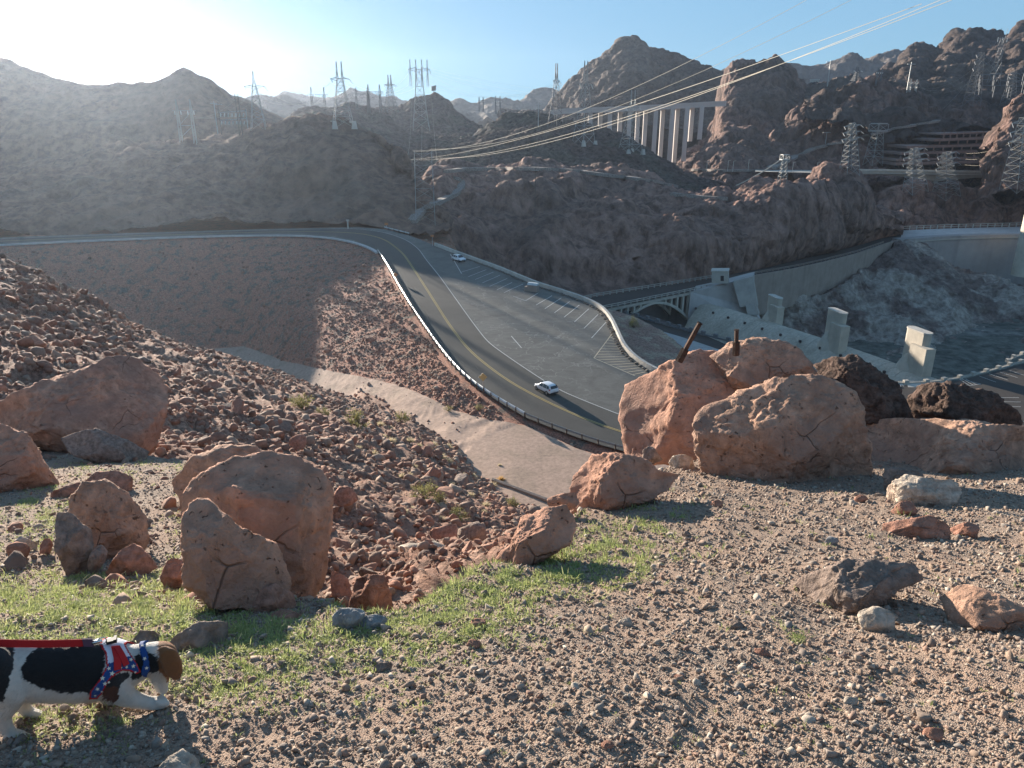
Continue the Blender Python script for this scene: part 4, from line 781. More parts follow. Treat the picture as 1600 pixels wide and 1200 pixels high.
pylon('o', 1430, 296, 230, 26, 455, 'arms', 'leaning pylon in front of the left part of the garage', rz=.1, lean=-.22)
pylon('p', 1478, 304, 236, 28, 450, 'arms', 'leaning pylon in front of the right part of the garage', rz=.3, lean=-.22)
pylon('q', 1590, 292, 182, 34, 430, 'arms', 'dense leaning pylon against the crag at the right edge', rz=.2, lean=-.15)
pylon('r', 1222, 282, 241, 11, 440, 'platform', 'small skeletal tower where the slanting cable ends', rz=.2)
pylon('s', 1552, 132, 44, 14, 900, 'vee', 'flared two horned pylon on the saddle of the right mountain', M_latd)
pylon('t', 1518, 162, 82, 18, 640, 'arms', 'tall dense pylon left of the flared pylon below the right mountain', M_latd, rz=.4, rk=.8)
pylon('u', 1575, 160, 112, 15, 640, 'arms', 'short wide pylon in the switchyard near the right edge', M_latd, rz=.4, rk=.8)
pylon('v', 1337, 128, 104, 14, 950, 'twin', 'tiny twin pylon on the far saddle, left of a row of smaller ones', M_latd)
pylon('w', 1372, 130, 106, 10, 950, 'frame', 'tiny portal pylon on the far saddle behind the crag', M_latd)
pylon('x', 1426, 140, 124, 16, 700, 'frame', 'bright slatted portal on the slope above the round crag', M_lat, rz=.4)
pylon('y', 778, 176, 150, 9, 1000, 'frame', 'tiny far pylon left of centre before the blue hills', M_latd)
pylon('z', 752, 172, 152, 8, 1000, 'frame', 'tiny far pylon, leftmost of the pair before the blue hills', M_latd)
for i, (px, yb, yt, Y, lb) in enumerate(((1293, 132, 94, 900, 'lone pole on the saddle right of the squarish crag'), (1417, 142, 97, 760, 'lone pole on the slope above the round crag'), (841, 196, 160, 500, 'wooden pole on the dark hill left of the slim pylon'), (836, 320, 262, 380, 'thin wooden pole rising from the canyon trail'), (1290, 222, 206, 590, 'short lamp pole beside the inclined road on the crag'), (340, 206, 158, 440, 'left pole of the switchgear on the plateau'), (346, 207, 160, 440, 'second pole of the switchgear on the plateau'), (374, 208, 146, 450, 'right tall pole of the switchgear on the plateau'), (379, 209, 147, 450, 'last tall pole of the switchgear next to the single peaked pylon'))):
    hit_, _n = cast(px, yb + 2.5); Y = hit_[1] if .6 * Y < hit_[1] < 1.35 * Y else Y
    b = at(px, yb, Y); H = at(px, yt, Y)[2] - b[2]; root = empty('utility_pole', b, label=lb, cat='pole'); MB().bar((0, 0, -2), (0, 0, H), Y * .0007, 6, r2=Y * .0004).build('shaft', M_lat if Y > 420 else M_dull, root)
    MB().bar((-Y * .005, 0, H * .93), (Y * .005, 0, H * .93), Y * .0005, 4).build('crossarm', M_lat, root)
for i, (px, py) in enumerate(((1104, 266), (1137, 265), (1145, 266), (1169, 264), (1238, 268), (1210, 300), (1276, 268))):
    p = at(px, py, 480); root = empty('lamp_post', p, label='thin pale lamp post along the lit road below the high bridge', cat='lamp post', group='lamp posts on the road below the high bridge')
    MB().bar((0, 0, -1), (0, 0, 5.5), .18, 5).build('pole', M_conc, root); MB().bar((0, 0, 5.4), (1.6, 0, 5.7), .14, 4).build('arm', M_conc, root)
# switchgear with white insulators
b = at(362, 200, cast(362, 206)[0][1]); root = empty('switchgear', b, label='switchgear rack with two rows of white insulators on the sunlit plateau', cat='switchgear')
mb = MB(); mb.bar((-6, 0, 8), (9, 0, 9), .2, 4); mb.bar((-6, 0, 4), (9, 0, 5), .2, 4)
for x in (-6, 9): mb.bar((x, 0, -2), (x, 0, 10), .25, 4)
mb.build('rack', M_lat, root)
for k in range(7):
    for z in (7.6, 3.6): MB().bar((-5 + k * 2.1, 0, z), (-5.3 + k * 2.1, 0, z - 1.6), .28, 5).build('insulator', M_ins, root)
# switchyard frames at right
for i, (x0, x1, y) in enumerate(((1532, 1600, 117), (1532, 1600, 124), (1532, 1602, 133))):
    a, b = at(x0, y, 660), at(x1, y + (2 if i else -3), 640); root = empty('busbar_gantry', a, label=('upper', 'middle', 'lower')[i] + ' long steel busbar gantry of the switchyard by the right edge', cat='gantry'); mb = MB(); mb.bar((0, 0, 0), b - a, .3, 4); mb.build('beam', M_latd, root)
    for t_ in (0, .33, .66, 1): MB().bar((b - a) * t_, (b - a) * t_ - np.array((0, 0, 9)), .2, 4).build('post', M_latd, root)
# billboard-like panel on the cone hill
b = at(678, 147, 712); root = empty('reflector_panel', b, R(15), label='square grey reflector panel on the top of the small cone hill', cat='panel')
MB().bar((0, 0, -1), (0, 0, 3), .4, 4).build('post', M_latd, root); MB().prism([(-2.2, 0, 2.5), (2.0, 0, 3.0), (2.4, 0, 7.4), (-2.0, 0, 6.6)], (0, .5, 0)).build('panel', M_latd, root)
b = at(1272, 131, 900); root = empty('white_hut', b, label='tiny white hut on the saddle beside the squarish crag', cat='hut'); MB().box((0, 0, 1.5), (8, 6, 5)).build('wall', M_conc, root); MB().box((0, 0, 4.3), (9, 7, .6)).build('roof', M_white, root)
def wire(a, b, sag, r, label, r2=None, group=None, n=24):
    a, b = np.array(a), np.array(b); P = [a * (1 - t_) + b * t_ - np.array((0, 0, sag * 4 * t_ * (1 - t_))) for t_ in np.linspace(0, 1, n)]
    mb = MB(); r2 = r if r2 is None else r2
    for i in range(n - 1): mb.bar(P[i], P[i + 1], r + (r2 - r) * i / n, 4, r2=r + (r2 - r) * (i + 1) / n, cap=False)
    return tag(mb.build('power_line', M_wire), label, 'cable', group)
wire(at(636, 250, 395), at(1440, 6, 120), 4.2, .055, 'brightest of the three heavy sunlit cables crossing toward the upper right, uppermost', .05)
wire(at(655, 250, 395), at(1487, 0, 120), 5.6, .055, 'middle one of the three heavy sunlit cables crossing toward the upper right', .05)
wire(at(680, 247, 395), at(1530, -25, 120), 6.6, .05, 'lowest of the three heavy sunlit cables crossing toward the upper right', .05)
wire(at(645, 236, 300), at(1260, 0, 130), 6, .07, 'upper thin cable from the two post tower to the sky at the top', .03)
wire(at(671, 233, 300), at(1330, 0, 130), 6, .07, 'lower thin cable from the two post tower to the sky at the top', .03)
wire(at(1150, 290, 410), at(1222, 248, 440), 1, .35, 'thick pale slanting cable rising to the small skeletal tower')
for x0, x1 in ((643, 636), (659, 658), (675, 683)): wire(at(x0, 160, 540), at(x1, 250, 396), 5.6, .055, 'long dropper cable hanging from the tallest pylon down to the heavy cables', group='dropper cables under the tallest pylon')
prs = [('c', 'a', 7), ('c', 'h', 9), ('h', 'j', 12), ('j', 'k', 6), ('k', 'l', 5), ('a', 'b', 5), ('d', 'e', 2), ('e', 'f', 1), ('f', 'g', 3), ('m', 'n', 2), ('o', 'p', 2), ('s', 't', 10), ('t', 'u', 4), ('s', 'n', 25), ('v', 'w', 2), ('t', 'x', 12), ('p', 'q', 5)]
for a, b, sg in prs:
    for i in range(min(len(ATT[a]), len(ATT[b]), 3)): wire(ATT[a][i], ATT[b][i], sg, .035, 'thin distant cable strung between two pylons', group='thin cables strung between the pylons', n=12)
for i in range(3): wire(ATT['h'][2] + (0, 0, 2 * i), at(1010, 160 - 12 * i, 900), 10, .04, 'thin distant cable strung between two pylons', group='thin cables strung between the pylons', n=16)
# ================================================================== cars
M_cw = newmat('white_car_paint', (.72, .73, .74), .25, .5); M_cg = newmat('car_glass', (.02, .025, .03), .08, .6); M_ty = newmat('tyre_rubber', (.02, .02, .02), .8); M_rim = newmat('wheel_rim', (.35, .35, .36), .35, .5, .8)
M_tail = newmat('tail_lamp_red', (.45, .02, .02), .3); M_hd = newmat('headlamp_glass', (.7, .72, .75), .1); M_blk = newmat('black_trim', (.03, .03, .03), .6)
M_cw.node_tree.nodes['Principled BSDF'].inputs['Coat Weight'].default_value = .6
def suv(loc, rz, label, rack=False, L=4.5):
    root = empty('parked_car' if rack else 'moving_car', loc, rz, label=label, cat='car')
    # stations along x (front = +x): (x, z bottom, z belt, z roof, half width belt, half width roof)
    st = [(-2.25, .45, .80, .82, .78, .70), (-2.20, .35, 1.00, 1.02, .86, .74), (-2.08, .32, 1.06, 1.30, .90, .70), (-1.80, .30, 1.06, 1.60, .92, .66), (-1.2, .28, 1.04, 1.68, .93, .67), (-.3, .28, 1.02, 1.70, .93, .68), (.35, .28, 1.00, 1.64, .93, .66), (.85, .28, .99, 1.36, .93, .70), (1.25, .28, .98, 1.03, .92, .80), (1.75, .30, .90, .94, .89, .78), (2.08, .33, .78, .82, .82, .70), (2.24, .42, .62, .64, .70, .60)]
    rings = []; L_ = len(st)
    for x, zb, zt, zr, hb, hr in st:
        half = [(0.0, zb), (hb * .85, zb), (hb, zb + .15), (hb * 1.02, (zb + zt) / 2), (hb * .98, zt), (hr + (.02), zr - .07 * (zr > zt + .1)), (hr * .8, zr), (0, zr + .015)]
        rings.append([(x, -y, z) for y, z in half] + [(x, y, z) for y, z in half[::-1]][1:-1])
    m = len(rings[0]); V = [p for r_ in rings for p in r_]; Fc = [(i * m + j, (i + 1) * m + j, (i + 1) * m + (j + 1) % m, i * m + (j + 1) % m) for i in range(L_ - 1) for j in range(m)] + [tuple(range(m)), tuple(range((L_ - 1) * m + m - 1, (L_ - 1) * m - 1, -1))]
    body = mesh_from('body', V, Fc, M_cw, True, root)
    body.modifiers.new('s', 'SUBSURF').levels = 1; body.modifiers['s'].render_levels = 2
    def patch(name, pts, mat, dy=0): return MB().add(pts, [tuple(range(len(pts)))]).build(name, mat, root)
    for s_ in (-1, 1):
        yb, yr = s_ * .945, s_ * .73
        for name, (a, b, c, d) in (('rear_window', ((-1.95, 1.10), (-1.30, 1.08), (-1.30, 1.56), (-1.72, 1.50))), ('side_window', ((-1.24, 1.08), (-.36, 1.06), (-.36, 1.60), (-1.24, 1.57))), ('side_window', ((-.28, 1.06), (.80, 1.04), (.38, 1.52), (-.28, 1.59)))):
            f = lambda p: (p[0], yb + (yr - yb) * (p[1] - 1.04) / .56, p[1]); mb = MB(); mb.prism([f(p) for p in (a, b, c, d)], (0, s_ * .012, 0)); mb.build(name, M_cg, root)
        MB().prism([(-2.05, s_ * .80, .92), (-1.95, s_ * .93, .92), (-1.95, s_ * .90, 1.12), (-2.08, s_ * .78, 1.14)], (-.13, 0, 0)).build('tail_lamp', M_tail, root)
        MB().prism([(2.0, s_ * .55, .72), (2.0, s_ * .84, .74), (1.85, s_ * .86, .86), (1.9, s_ * .55, .84)], (.14, 0, 0)).build('headlamp', M_hd, root)
        MB().box((.62, s_ * 1.03, 1.06), (.18, .2, .14)).build('wing_mirror', M_cw, root)
        MB().box((0, s_ * .93, .33), (2.2, .06, .14)).build('sill', M_blk, root)
        if rack: MB().bar((-1.4, s_ * .58, 1.76), (.2, s_ * .58, 1.76), .03, 6).build('roof_rail', M_blk, root)
    MB().prism([(-2.16, -.66, 1.10), (-2.16, .66, 1.10), (-1.93, .58, 1.52), (-1.93, -.58, 1.52)], (-.05, 0, .03)).build('tailgate_glass', M_cg, root)
    MB().prism([(1.20, -.78, 1.06), (1.20, .78, 1.06), (.52, .60, 1.60), (.52, -.60, 1.60)], (.03, 0, .05)).build('windscreen', M_cg, root)
    MB().box((-2.2, 0, .45), (.12, 1.5, .22)).build('rear_bumper', M_blk, root); MB().box((-2.27, 0, .74), (.03, .5, .13)).build('number_plate', M_white, root); MB().box((2.2, 0, .58), (.08, 1.0, .2)).build('grille', M_blk, root)
    for x in (-1.38, 1.38):
        for s_ in (-1, 1):
            wl_ = MB().bar((x, s_ * .74, .35), (x, s_ * .96, .35), .35, 24).build('wheel', M_ty, root); MB().bar((x, s_ * .95, .35), (x, s_ * .975, .35), .22, 12).build('rim', M_rim, wl_)
    return root
c1 = lot(853, 612, .05); d1 = lot(838, 604) - lot(868, 621)
suv(c1, math.atan2(d1[1], d1[0]), 'white car driving up the road beside the cracked part of the lot')
suv(lot(717, 408, .02), math.atan2(-3.7, 2.8), 'white car with dark roof rails parked alone against the parapet near the bend', True)
# ================================================================== boulders
M_b = rockmat('pink_tuff', (.50, .265, .175), 3.2, .05, alt=(.40, .245, .175), pits=5, var=.28, cracks=.6)
M_b2 = rockmat('rough_tuff', (.50, .30, .205), 3.6, .07, alt=(.37, .235, .17), pits=4, var=.35, cracks=1)
M_bd = rockmat('dark_basalt', (.115, .075, .058), 5, .06, alt=(.19, .11, .08), var=.5, altpos=(.56, .7))
M_br = rockmat('grey_brown_rock', (.27, .20, .16), 7, .035, alt=(.20, .15, .125), var=.35)
M_bp = rockmat('pale_rough_rock', (.52, .43, .34), 8, .04, alt=(.40, .27, .2), var=.35)
M_bg = rockmat('bluish_grey_rock', (.30, .29, .28), 9, .03, alt=(.32, .25, .21), var=.3)
M_rd = rockmat('red_brown_rock', (.38, .195, .135), 6, .04, alt=(.28, .18, .14), var=.35)
def icov(sub):
    bm = bmesh.new(); bmesh.ops.create_icosphere(bm, subdivisions=sub, radius=1); V = np.array([v.co[:] for v in bm.verts]); Fc = np.array([[v.index for v in f.verts] for f in bm.faces]); bm.free(); return V, Fc
ICO = {k: icov(k) for k in (1, 2, 3, 5, 6)}
def boulder(poly, label, mat, Y=None, base=None, thick=.75, sub=5, seed=0, cuts=12, rough=.05, name='boulder', group=None, flat=.5, cd=.62):
    poly = np.array(poly, float); c = (poly.max(0) + poly.min(0)) / 2; a2 = poly.mean(0); c = (c + a2) / 2
    if Y is None: by = base if base else poly[:, 1].max() - 6; a_, e_ = ray(c[0], by); h_ = o_near.ray_cast(Vector((0, 0, CAMZ)), Vector((a_, 1, e_)).normalized()); Y = h_[1][1] if h_[0] else gp(c[0], by)[1]
    v = np.array([*ray(*c)]); v = np.array((v[0], 1, v[1])); D0 = Y * np.linalg.norm(v); v /= np.linalg.norm(v)
    rt = np.cross(v, (0, 0, 1)); rt /= np.linalg.norm(rt); up = np.cross(rt, v)
    Q = []
    w_ = np.hypot(*(poly.max(0) - poly.min(0))) / F * D0 * .5 * .62; D = D0 + w_ * thick * .45
    for px, py in poly: r_ = ray(px, py); r_ = np.array((r_[0], 1, r_[1])); p = r_ * D / (r_ @ v) - v * D; Q.append((p @ rt, p @ up))
    Q = np.array(Q); C = np.array((0, 0, CAMZ)) + v * D; rc = ray(*c); rc = np.array((rc[0], 1, rc[1])); pc = rc * D / (rc @ v) - v * D; Q -= (pc @ rt, pc @ up)
    pts = np.concatenate([resamp([np.r_[Q[i], 0], np.r_[Q[(i + 1) % len(Q)], 0]], np.ptp(Q[:, 0]) / 60 + 1e-4)[:, :2] for i in range(len(Q))])
    th = np.arctan2(pts[:, 1], pts[:, 0]); rr = np.hypot(pts[:, 0], pts[:, 1]); o = np.argsort(th); th, rr = th[o], rr[o]
    V, Fc = ICO[sub]; T_ = np.arctan2(V[:, 1], V[:, 0]); s = np.hypot(V[:, 0], V[:, 1]); Rr = np.interp(T_, np.r_[th - 2 * math.pi, th, th + 2 * math.pi], np.r_[rr, rr, rr])
    sz = rr.mean(); x = Rr * s ** flat * np.cos(T_); y = Rr * s ** flat * np.sin(T_); z = np.sign(V[:, 2]) * np.abs(V[:, 2]) ** .8 * thick * sz
    wk = (1 - s ** 10)[:, None]; P = np.stack([x, y, -z], 1); r = np.random.default_rng(seed + 100)
    if name == 'rock':
        for _ in range(12):
            n = r.normal(size=3); n /= np.linalg.norm(n); h = np.quantile(P @ n, r.uniform(.82, .95)); d = P @ n - h; P -= np.where(d > 0, d * .96, 0)[:, None] * n
    for _ in range(cuts):                        # facets facing the viewer side, silhouette kept
        n = np.array((r.normal() * 1.0, r.normal() * .7 + .3, -r.uniform(.45, 1.0))); n /= np.linalg.norm(n); h = np.quantile(P @ n, r.uniform(.80, .95)); d = P @ n - h; P -= np.where(d > 0, d * .97, 0)[:, None] * n * np.concatenate([wk, wk, wk * 0 + 1], 1)
    for a_ in (0, 1): P[:, a_] = Q[:, a_].min() + (P[:, a_] - P[:, a_].min()) * np.ptp(Q[:, a_]) / np.ptp(P[:, a_])
    k = 1 / sz; nn = P / (np.linalg.norm(P, axis=1)[:, None] + 1e-9)
    d = rough * .5 * fbm(P * k * 1.3 + seed * 3.7, 3) + rough * 1.5 * crag(P * k * 1.5 + seed, 4) + rough * .45 * fbm(P * k * 4 + seed, 5, ridged=True, gain=.6) + rough * .35 * fbm(P * k * 12 + seed, 4, gain=.6) - rough * 1.4 * np.clip(perlin(P * k * 9 + 31) - .42, 0, 1)
    P = P + nn * (d * sz)[:, None]
    Wd = P[:, :1] * rt + P[:, 1:2] * up + P[:, 2:] * v
    o = mesh_from(name, Wd, Fc, mat, False); o.location = C; return tag(o, label, 'rock' if name == 'rock' else 'boulder', group)
B = boulder
B([(-60, 650), (-20, 632), (0, 625), (60, 600), (130, 580), (175, 553), (215, 562), (250, 585), (262, 610), (250, 660), (235, 700), (215, 726), (160, 722), (100, 710), (40, 690), (-60, 690)], 'huge reddish boulder at the left edge with a tall peaked right end', M_b, base=705, sub=6, seed=1, thick=.7, cuts=14)
B([(95, 684), (150, 668), (200, 688), (232, 705), (222, 728), (170, 728), (110, 708)], 'grey brown slab leaning against the foot of the huge left boulder', M_br, base=722, seed=2, thick=.6)
B([(-80, 655), (0, 666), (40, 680), (60, 710), (92, 755), (80, 778), (30, 776), (-80, 776)], 'smooth sloping boulder cut by the left edge below the huge one', M_b, base=765, sub=6, seed=3, thick=.8)
B([(130, 748), (150, 738), (175, 738), (200, 755), (212, 775), (190, 785), (140, 770)], 'flat red rock just behind the rounded pitted boulder', M_rd, base=772, seed=4, name='rock')
B([(78, 768), (115, 755), (132, 762), (112, 780), (84, 782)], 'low red rock between the left edge boulder and the rounded pitted boulder', M_rd, base=776, seed=5, name='rock')
B([(108, 778), (130, 755), (165, 752), (200, 770), (228, 810), (233, 840), (215, 880), (170, 892), (135, 880), (110, 820)], 'rounded pitted boulder overhanging small rocks at the left', M_b2, base=868, seed=6, sub=6, thick=.9)
B([(86, 800), (110, 800), (140, 822), (150, 870), (138, 902), (104, 892), (85, 850)], 'dark upright rock left of and below the rounded pitted boulder', M_br, base=898, seed=7, name='rock')
B([(138, 892), (148, 853), (168, 860), (160, 880), (145, 900)], 'thin tan shard wedged under the rounded pitted boulder', M_br, base=898, seed=8, name='rock', sub=5)
B([(160, 870), (205, 852), (235, 860), (245, 880), (215, 905), (170, 900)], 'low dark rock under the right side of the rounded pitted boulder', M_rd, base=900, seed=9, name='rock')
B([(12, 850), (35, 845), (48, 862), (40, 875), (14, 874)], 'small reddish rock below the grass at the left edge', M_rd, base=876, seed=10, name='rock', sub=3)
B([(60, 845), (78, 842), (84, 858), (78, 866), (62, 864)], 'small rock leaning on the dark upright rock', M_rd, base=866, seed=11, name='rock', sub=3)
B([(16, 843), (30, 842), (60, 852), (58, 858), (30, 853)], 'flat pale stone lying across two small rocks at the left', M_bp, base=862, seed=12, name='rock', sub=3, thick=.5)
B([(130, 905), (150, 897), (172, 905), (174, 920), (150, 925), (134, 915)], 'mossy tan stone at the upper edge of the grass', M_br, base=922, seed=13, name='rock', sub=3)
B([(268, 752), (300, 716), (350, 698), (398, 698), (430, 712), (430, 760), (360, 810), (285, 805)], 'pale topped slab at the back of the central left boulder group', M_b2, base=800, seed=14, thick=1.0)
B([(285, 770), (300, 745), (355, 722), (420, 708), (470, 716), (500, 732), (519, 770), (516, 810), (508, 885), (492, 935), (470, 952), (430, 945), (360, 900), (290, 840)], 'tallest boulder of the central left group with a sheer right face', M_b, base=926, seed=15, sub=6, thick=.8, rough=.045)
B([(286, 800), (300, 778), (325, 780), (370, 822), (430, 850), (456, 905), (448, 945), (400, 952), (330, 945), (288, 915), (282, 850)], 'sloping boulder in front of the tallest boulder of the central left group', M_b, base=948, seed=16, sub=6, thick=.8)
B([(372, 945), (398, 920), (430, 912), (458, 928), (464, 952), (436, 966), (390, 962)], 'rounded red boulder at the foot of the central left group', M_rd, base=955, seed=17, thick=.9)
B([(248, 885), (270, 872), (290, 880), (299, 910), (290, 926), (260, 918)], 'small blocky red rock left of the sloping boulder', M_rd, base=920, seed=18, name='rock')
B([(425, 962), (450, 950), (472, 958), (478, 970), (445, 972)], 'low brown rock between the red boulder and the grey pair', M_rd, base=968, seed=19, name='rock')
B([(518, 958), (530, 951), (566, 953), (572, 970), (548, 984), (522, 984)], 'grey cube like rock with a red left face at the grass edge', M_bg, base=980, seed=20, name='rock')
B([(561, 968), (585, 959), (603, 968), (606, 978), (575, 985), (563, 982)], 'bluish grey rounded rock right of the grey cube like rock', M_bg, base=982, seed=21, name='rock')
B([(545, 950), (556, 905), (575, 898), (600, 900), (612, 935), (613, 955), (580, 960)], 'dark red boulder just below the grass edge in the centre left', M_rd, Y=3.6, seed=22)
B([(515, 895), (540, 890), (550, 925), (545, 950), (520, 930)], 'red rock wedged right of the tallest boulder', M_rd, Y=4.2, seed=23, name='rock')
B([(768, 890), (785, 860), (800, 850), (815, 812), (850, 795), (885, 788), (901, 820), (890, 848), (850, 874), (810, 900), (776, 902)], 'smooth rounded boulder with a square hole at the end of the grass', M_b, base=880, seed=24, sub=6, thick=.8, cuts=6)
B([(890, 772), (900, 740), (925, 712), (960, 708), (1000, 715), (1030, 735), (1058, 742), (1045, 765), (1000, 785), (960, 800), (920, 808), (893, 806)], 'cracked low boulder left of the twin giants at the right', M_b, base=788, seed=25, sub=6, thick=.7)
B([(855, 792), (880, 775), (896, 770), (905, 795), (893, 800)], 'narrow red rock between the holed boulder and the cracked boulder', M_b, base=800, seed=26, name='rock')
B([(966, 650), (972, 600), (1000, 586), (1060, 560), (1095, 549), (1150, 552), (1190, 565), (1240, 580), (1280, 605), (1280, 720), (1100, 725), (1030, 722), (980, 712)], 'giant flat faced boulder carrying the leaning rusty post', M_b, base=702, seed=27, sub=6, thick=.7, cuts=14, rough=.04)
B([(1112, 556), (1140, 536), (1175, 528), (1220, 533), (1250, 548), (1274, 580), (1270, 620), (1150, 610)], 'rounded boulder top peeking out behind the two giants', M_b2, Y=8.3, seed=28, sub=6)
B([(1086, 665), (1100, 640), (1130, 628), (1165, 612), (1210, 595), (1260, 584), (1300, 592), (1335, 615), (1347, 650), (1360, 700), (1370, 745), (1357, 762), (1300, 764), (1200, 768), (1130, 756), (1100, 742), (1087, 705)], 'giant pitted boulder in front, largest of all at the right', M_b2, base=748, seed=29, sub=6, thick=.8, cuts=14, rough=.05)
B([(1272, 570), (1300, 558), (1340, 560), (1370, 580), (1400, 600), (1418, 625), (1424, 660), (1380, 668), (1330, 668), (1300, 630)], 'dark basalt boulder right behind the largest pitted boulder', M_bd, Y=7.9, seed=30, sub=6, rough=.08)
B([(1418, 625), (1440, 605), (1480, 598), (1510, 602), (1560, 620), (1592, 648), (1596, 672), (1550, 676), (1460, 668), (1420, 655)], 'dark craggy basalt boulder farthest right above the long boulder', M_bd, Y=7.6, seed=31, sub=6, rough=.09)
B([(1350, 655), (1400, 652), (1500, 658), (1560, 665), (1640, 668), (1700, 690), (1690, 745), (1560, 745), (1500, 752), (1400, 745), (1370, 725), (1352, 700)], 'long low boulder lying like a log toward the right edge', M_b2, Y=6.6, seed=32, sub=6, thick=.9, rough=.04)
B([(1374, 765), (1385, 740), (1405, 730), (1430, 735), (1449, 748), (1445, 765), (1400, 778), (1378, 775)], 'dark brown rock in the shade beside the largest pitted boulder', M_br, base=768, seed=33, name='rock')
B([(1383, 790), (1400, 778), (1420, 765), (1455, 744), (1470, 755), (1497, 792), (1470, 798), (1420, 800)], 'pale cream pointed rock in front of the long boulder', M_bp, base=790, seed=34, name='rock', rough=.09)
B([(1392, 800), (1400, 785), (1420, 783), (1436, 790), (1432, 804), (1408, 810)], 'small red rock touching the pale cream pointed rock', M_rd, base=805, seed=35, name='rock')
B([(1372, 852), (1400, 835), (1450, 815), (1472, 810), (1488, 822), (1486, 840), (1440, 848), (1400, 855)], 'flat red wedge shaped rock on the gravel at the right', M_rd, base=842, seed=36, name='rock', thick=.6)
B([(1485, 825), (1505, 814), (1528, 820), (1528, 840), (1490, 842)], 'blocky red rock at the right end of the flat wedge', M_rd, base=838, seed=37, name='rock')
B([(1226, 945), (1232, 915), (1270, 892), (1320, 880), (1380, 875), (1430, 882), (1441, 905), (1400, 922), (1380, 942), (1340, 960), (1290, 955), (1240, 962)], 'broad flat grey brown rock on the gravel at the right', M_br, base=948, seed=38, sub=6, thick=.8, rough=.06)
B([(1468, 935), (1490, 918), (1520, 914), (1560, 930), (1600, 950), (1640, 975), (1610, 998), (1560, 992), (1530, 982), (1485, 980)], 'pinkish low rock half buried near the right edge', M_b2, base=982, seed=39, sub=5, thick=.7)
B([(258, 1000), (285, 980), (330, 981), (358, 986), (362, 1003), (340, 1022), (300, 1024), (265, 1012)], 'flat brown rock in the grass beyond the dog\'s head', M_br, base=1015, seed=40, name='rock')
B([(203, 992), (220, 985), (240, 988), (252, 1000), (235, 1010), (208, 1005)], 'small grey brown rock behind the dog\'s neck', M_br, base=1003, seed=41, name='rock')
B([(245, 1200), (262, 1182), (285, 1170), (310, 1184), (318, 1225), (245, 1225)], 'pale sunlit rock at the bottom edge below the dog\'s shadow', M_bp, base=1222, seed=42, name='rock')
B([(1004, 708), (1012, 697), (1028, 699), (1035, 716), (1022, 726), (1008, 722)], 'small rounded grey rock perched against the flat faced giant', M_br, base=722, seed=43, name='rock')
B([(1044, 730), (1055, 716), (1075, 711), (1086, 722), (1080, 737), (1052, 737)], 'small tan rock in front of the gap between the two giants', M_bp, base=732, seed=44, name='rock')
for i, (x, y, w_, m_, lb) in enumerate(((978, 977, 26, M_bp, 'lone tan stone with a small shadow in the middle of the gravel'), (740, 1012, 24, M_rd, 'brown stone at the lower right end of the grass band'), (747, 978, 22, M_rd, 'dark red stone above the brown one at the end of the grass band'), (597, 1048, 30, M_br, 'flat brown stone lying diagonally below the grass'), (1150, 982, 26, M_br, 'dark stone left of the broad flat rock'), (1192, 1024, 24, M_rd, 'red stone below the broad flat rock'), (1152, 1087, 14, M_bg, 'small round grey stone with a long shadow in the gravel'), (1458, 1155, 40, M_rd, 'reddish pointed stone low in the right corner'), (948, 1170, 22, M_rd, 'dark red stone near the bottom edge centre'), (1330, 1100, 26, M_bp, 'pinkish tan stone low at the right'), (1305, 945, 20, M_bp, 'light stone under the broad flat rock'), (530, 1116, 14, M_bg, 'tiny grey stone at lower centre left'), (1120, 792, 20, M_rd, 'small red stone in the gravel below the largest boulder'), (1072, 838, 16, M_br, 'small grey stone right of the last grass'), (1345, 785, 22, M_rd, 'flat red chip beside the pale pointed rock'), (1060, 1062, 18, M_rd, 'orange red chip in the middle gravel'), (1370, 985, 70, M_bp, 'crumbly pinkish patch of rock flush with the gravel'), (800, 1092, 22, M_br, 'brown stone in the gravel at bottom centre'), (1300, 850, 22, M_bg, 'pointed grey stone left of the flat red wedge'), (1530, 735, 50, M_rd, 'low red rock at the foot of the long boulder'))):
    h_ = w_ * random.uniform(.55, .75); k_ = [(x + w_ / 2 * math.cos(a) * random.uniform(.8, 1.1), y - h_ * .3 + h_ / 2 * math.sin(a) * random.uniform(.8, 1.1)) for a in np.linspace(0, 6.28, 9)[:-1]]
    B(k_, lb, m_, base=y, seed=60 + i, sub=3, name='rock', rough=.1)
# slab and blocks down in the rubble, shapes with a place of their own
for i, (pl, Y, m_, lb) in enumerate((([(590, 860), (650, 848), (700, 850), (672, 866), (600, 868)], 9, M_bp, 'flat pale slab lying in the rubble below the centre'), ([(672, 845), (680, 828), (705, 820), (716, 835), (714, 848), (690, 850)], 14, M_rd, 'blocky rock right of the flat slab in the rubble'), ([(714, 840), (722, 815), (750, 820), (760, 830), (750, 850), (730, 848)], 13, M_br, 'pointed grey rock at the lower right of the rubble'), ([(518, 790), (530, 760), (552, 762), (558, 778), (545, 790)], 15, M_rd, 'rounded orange rock just right of the tallest boulder'), ([(654, 868), (660, 845), (676, 842), (677, 865)], 9, M_rd, 'red rock at the right end of the flat slab'), ([(453, 695), (460, 680), (478, 682), (480, 698), (462, 704)], 26, M_rd, 'large red rock up the rubble behind the tallest boulder'))):
    B(pl, lb, m_, Y=Y, seed=90 + i, sub=3, name='rock', rough=.08)
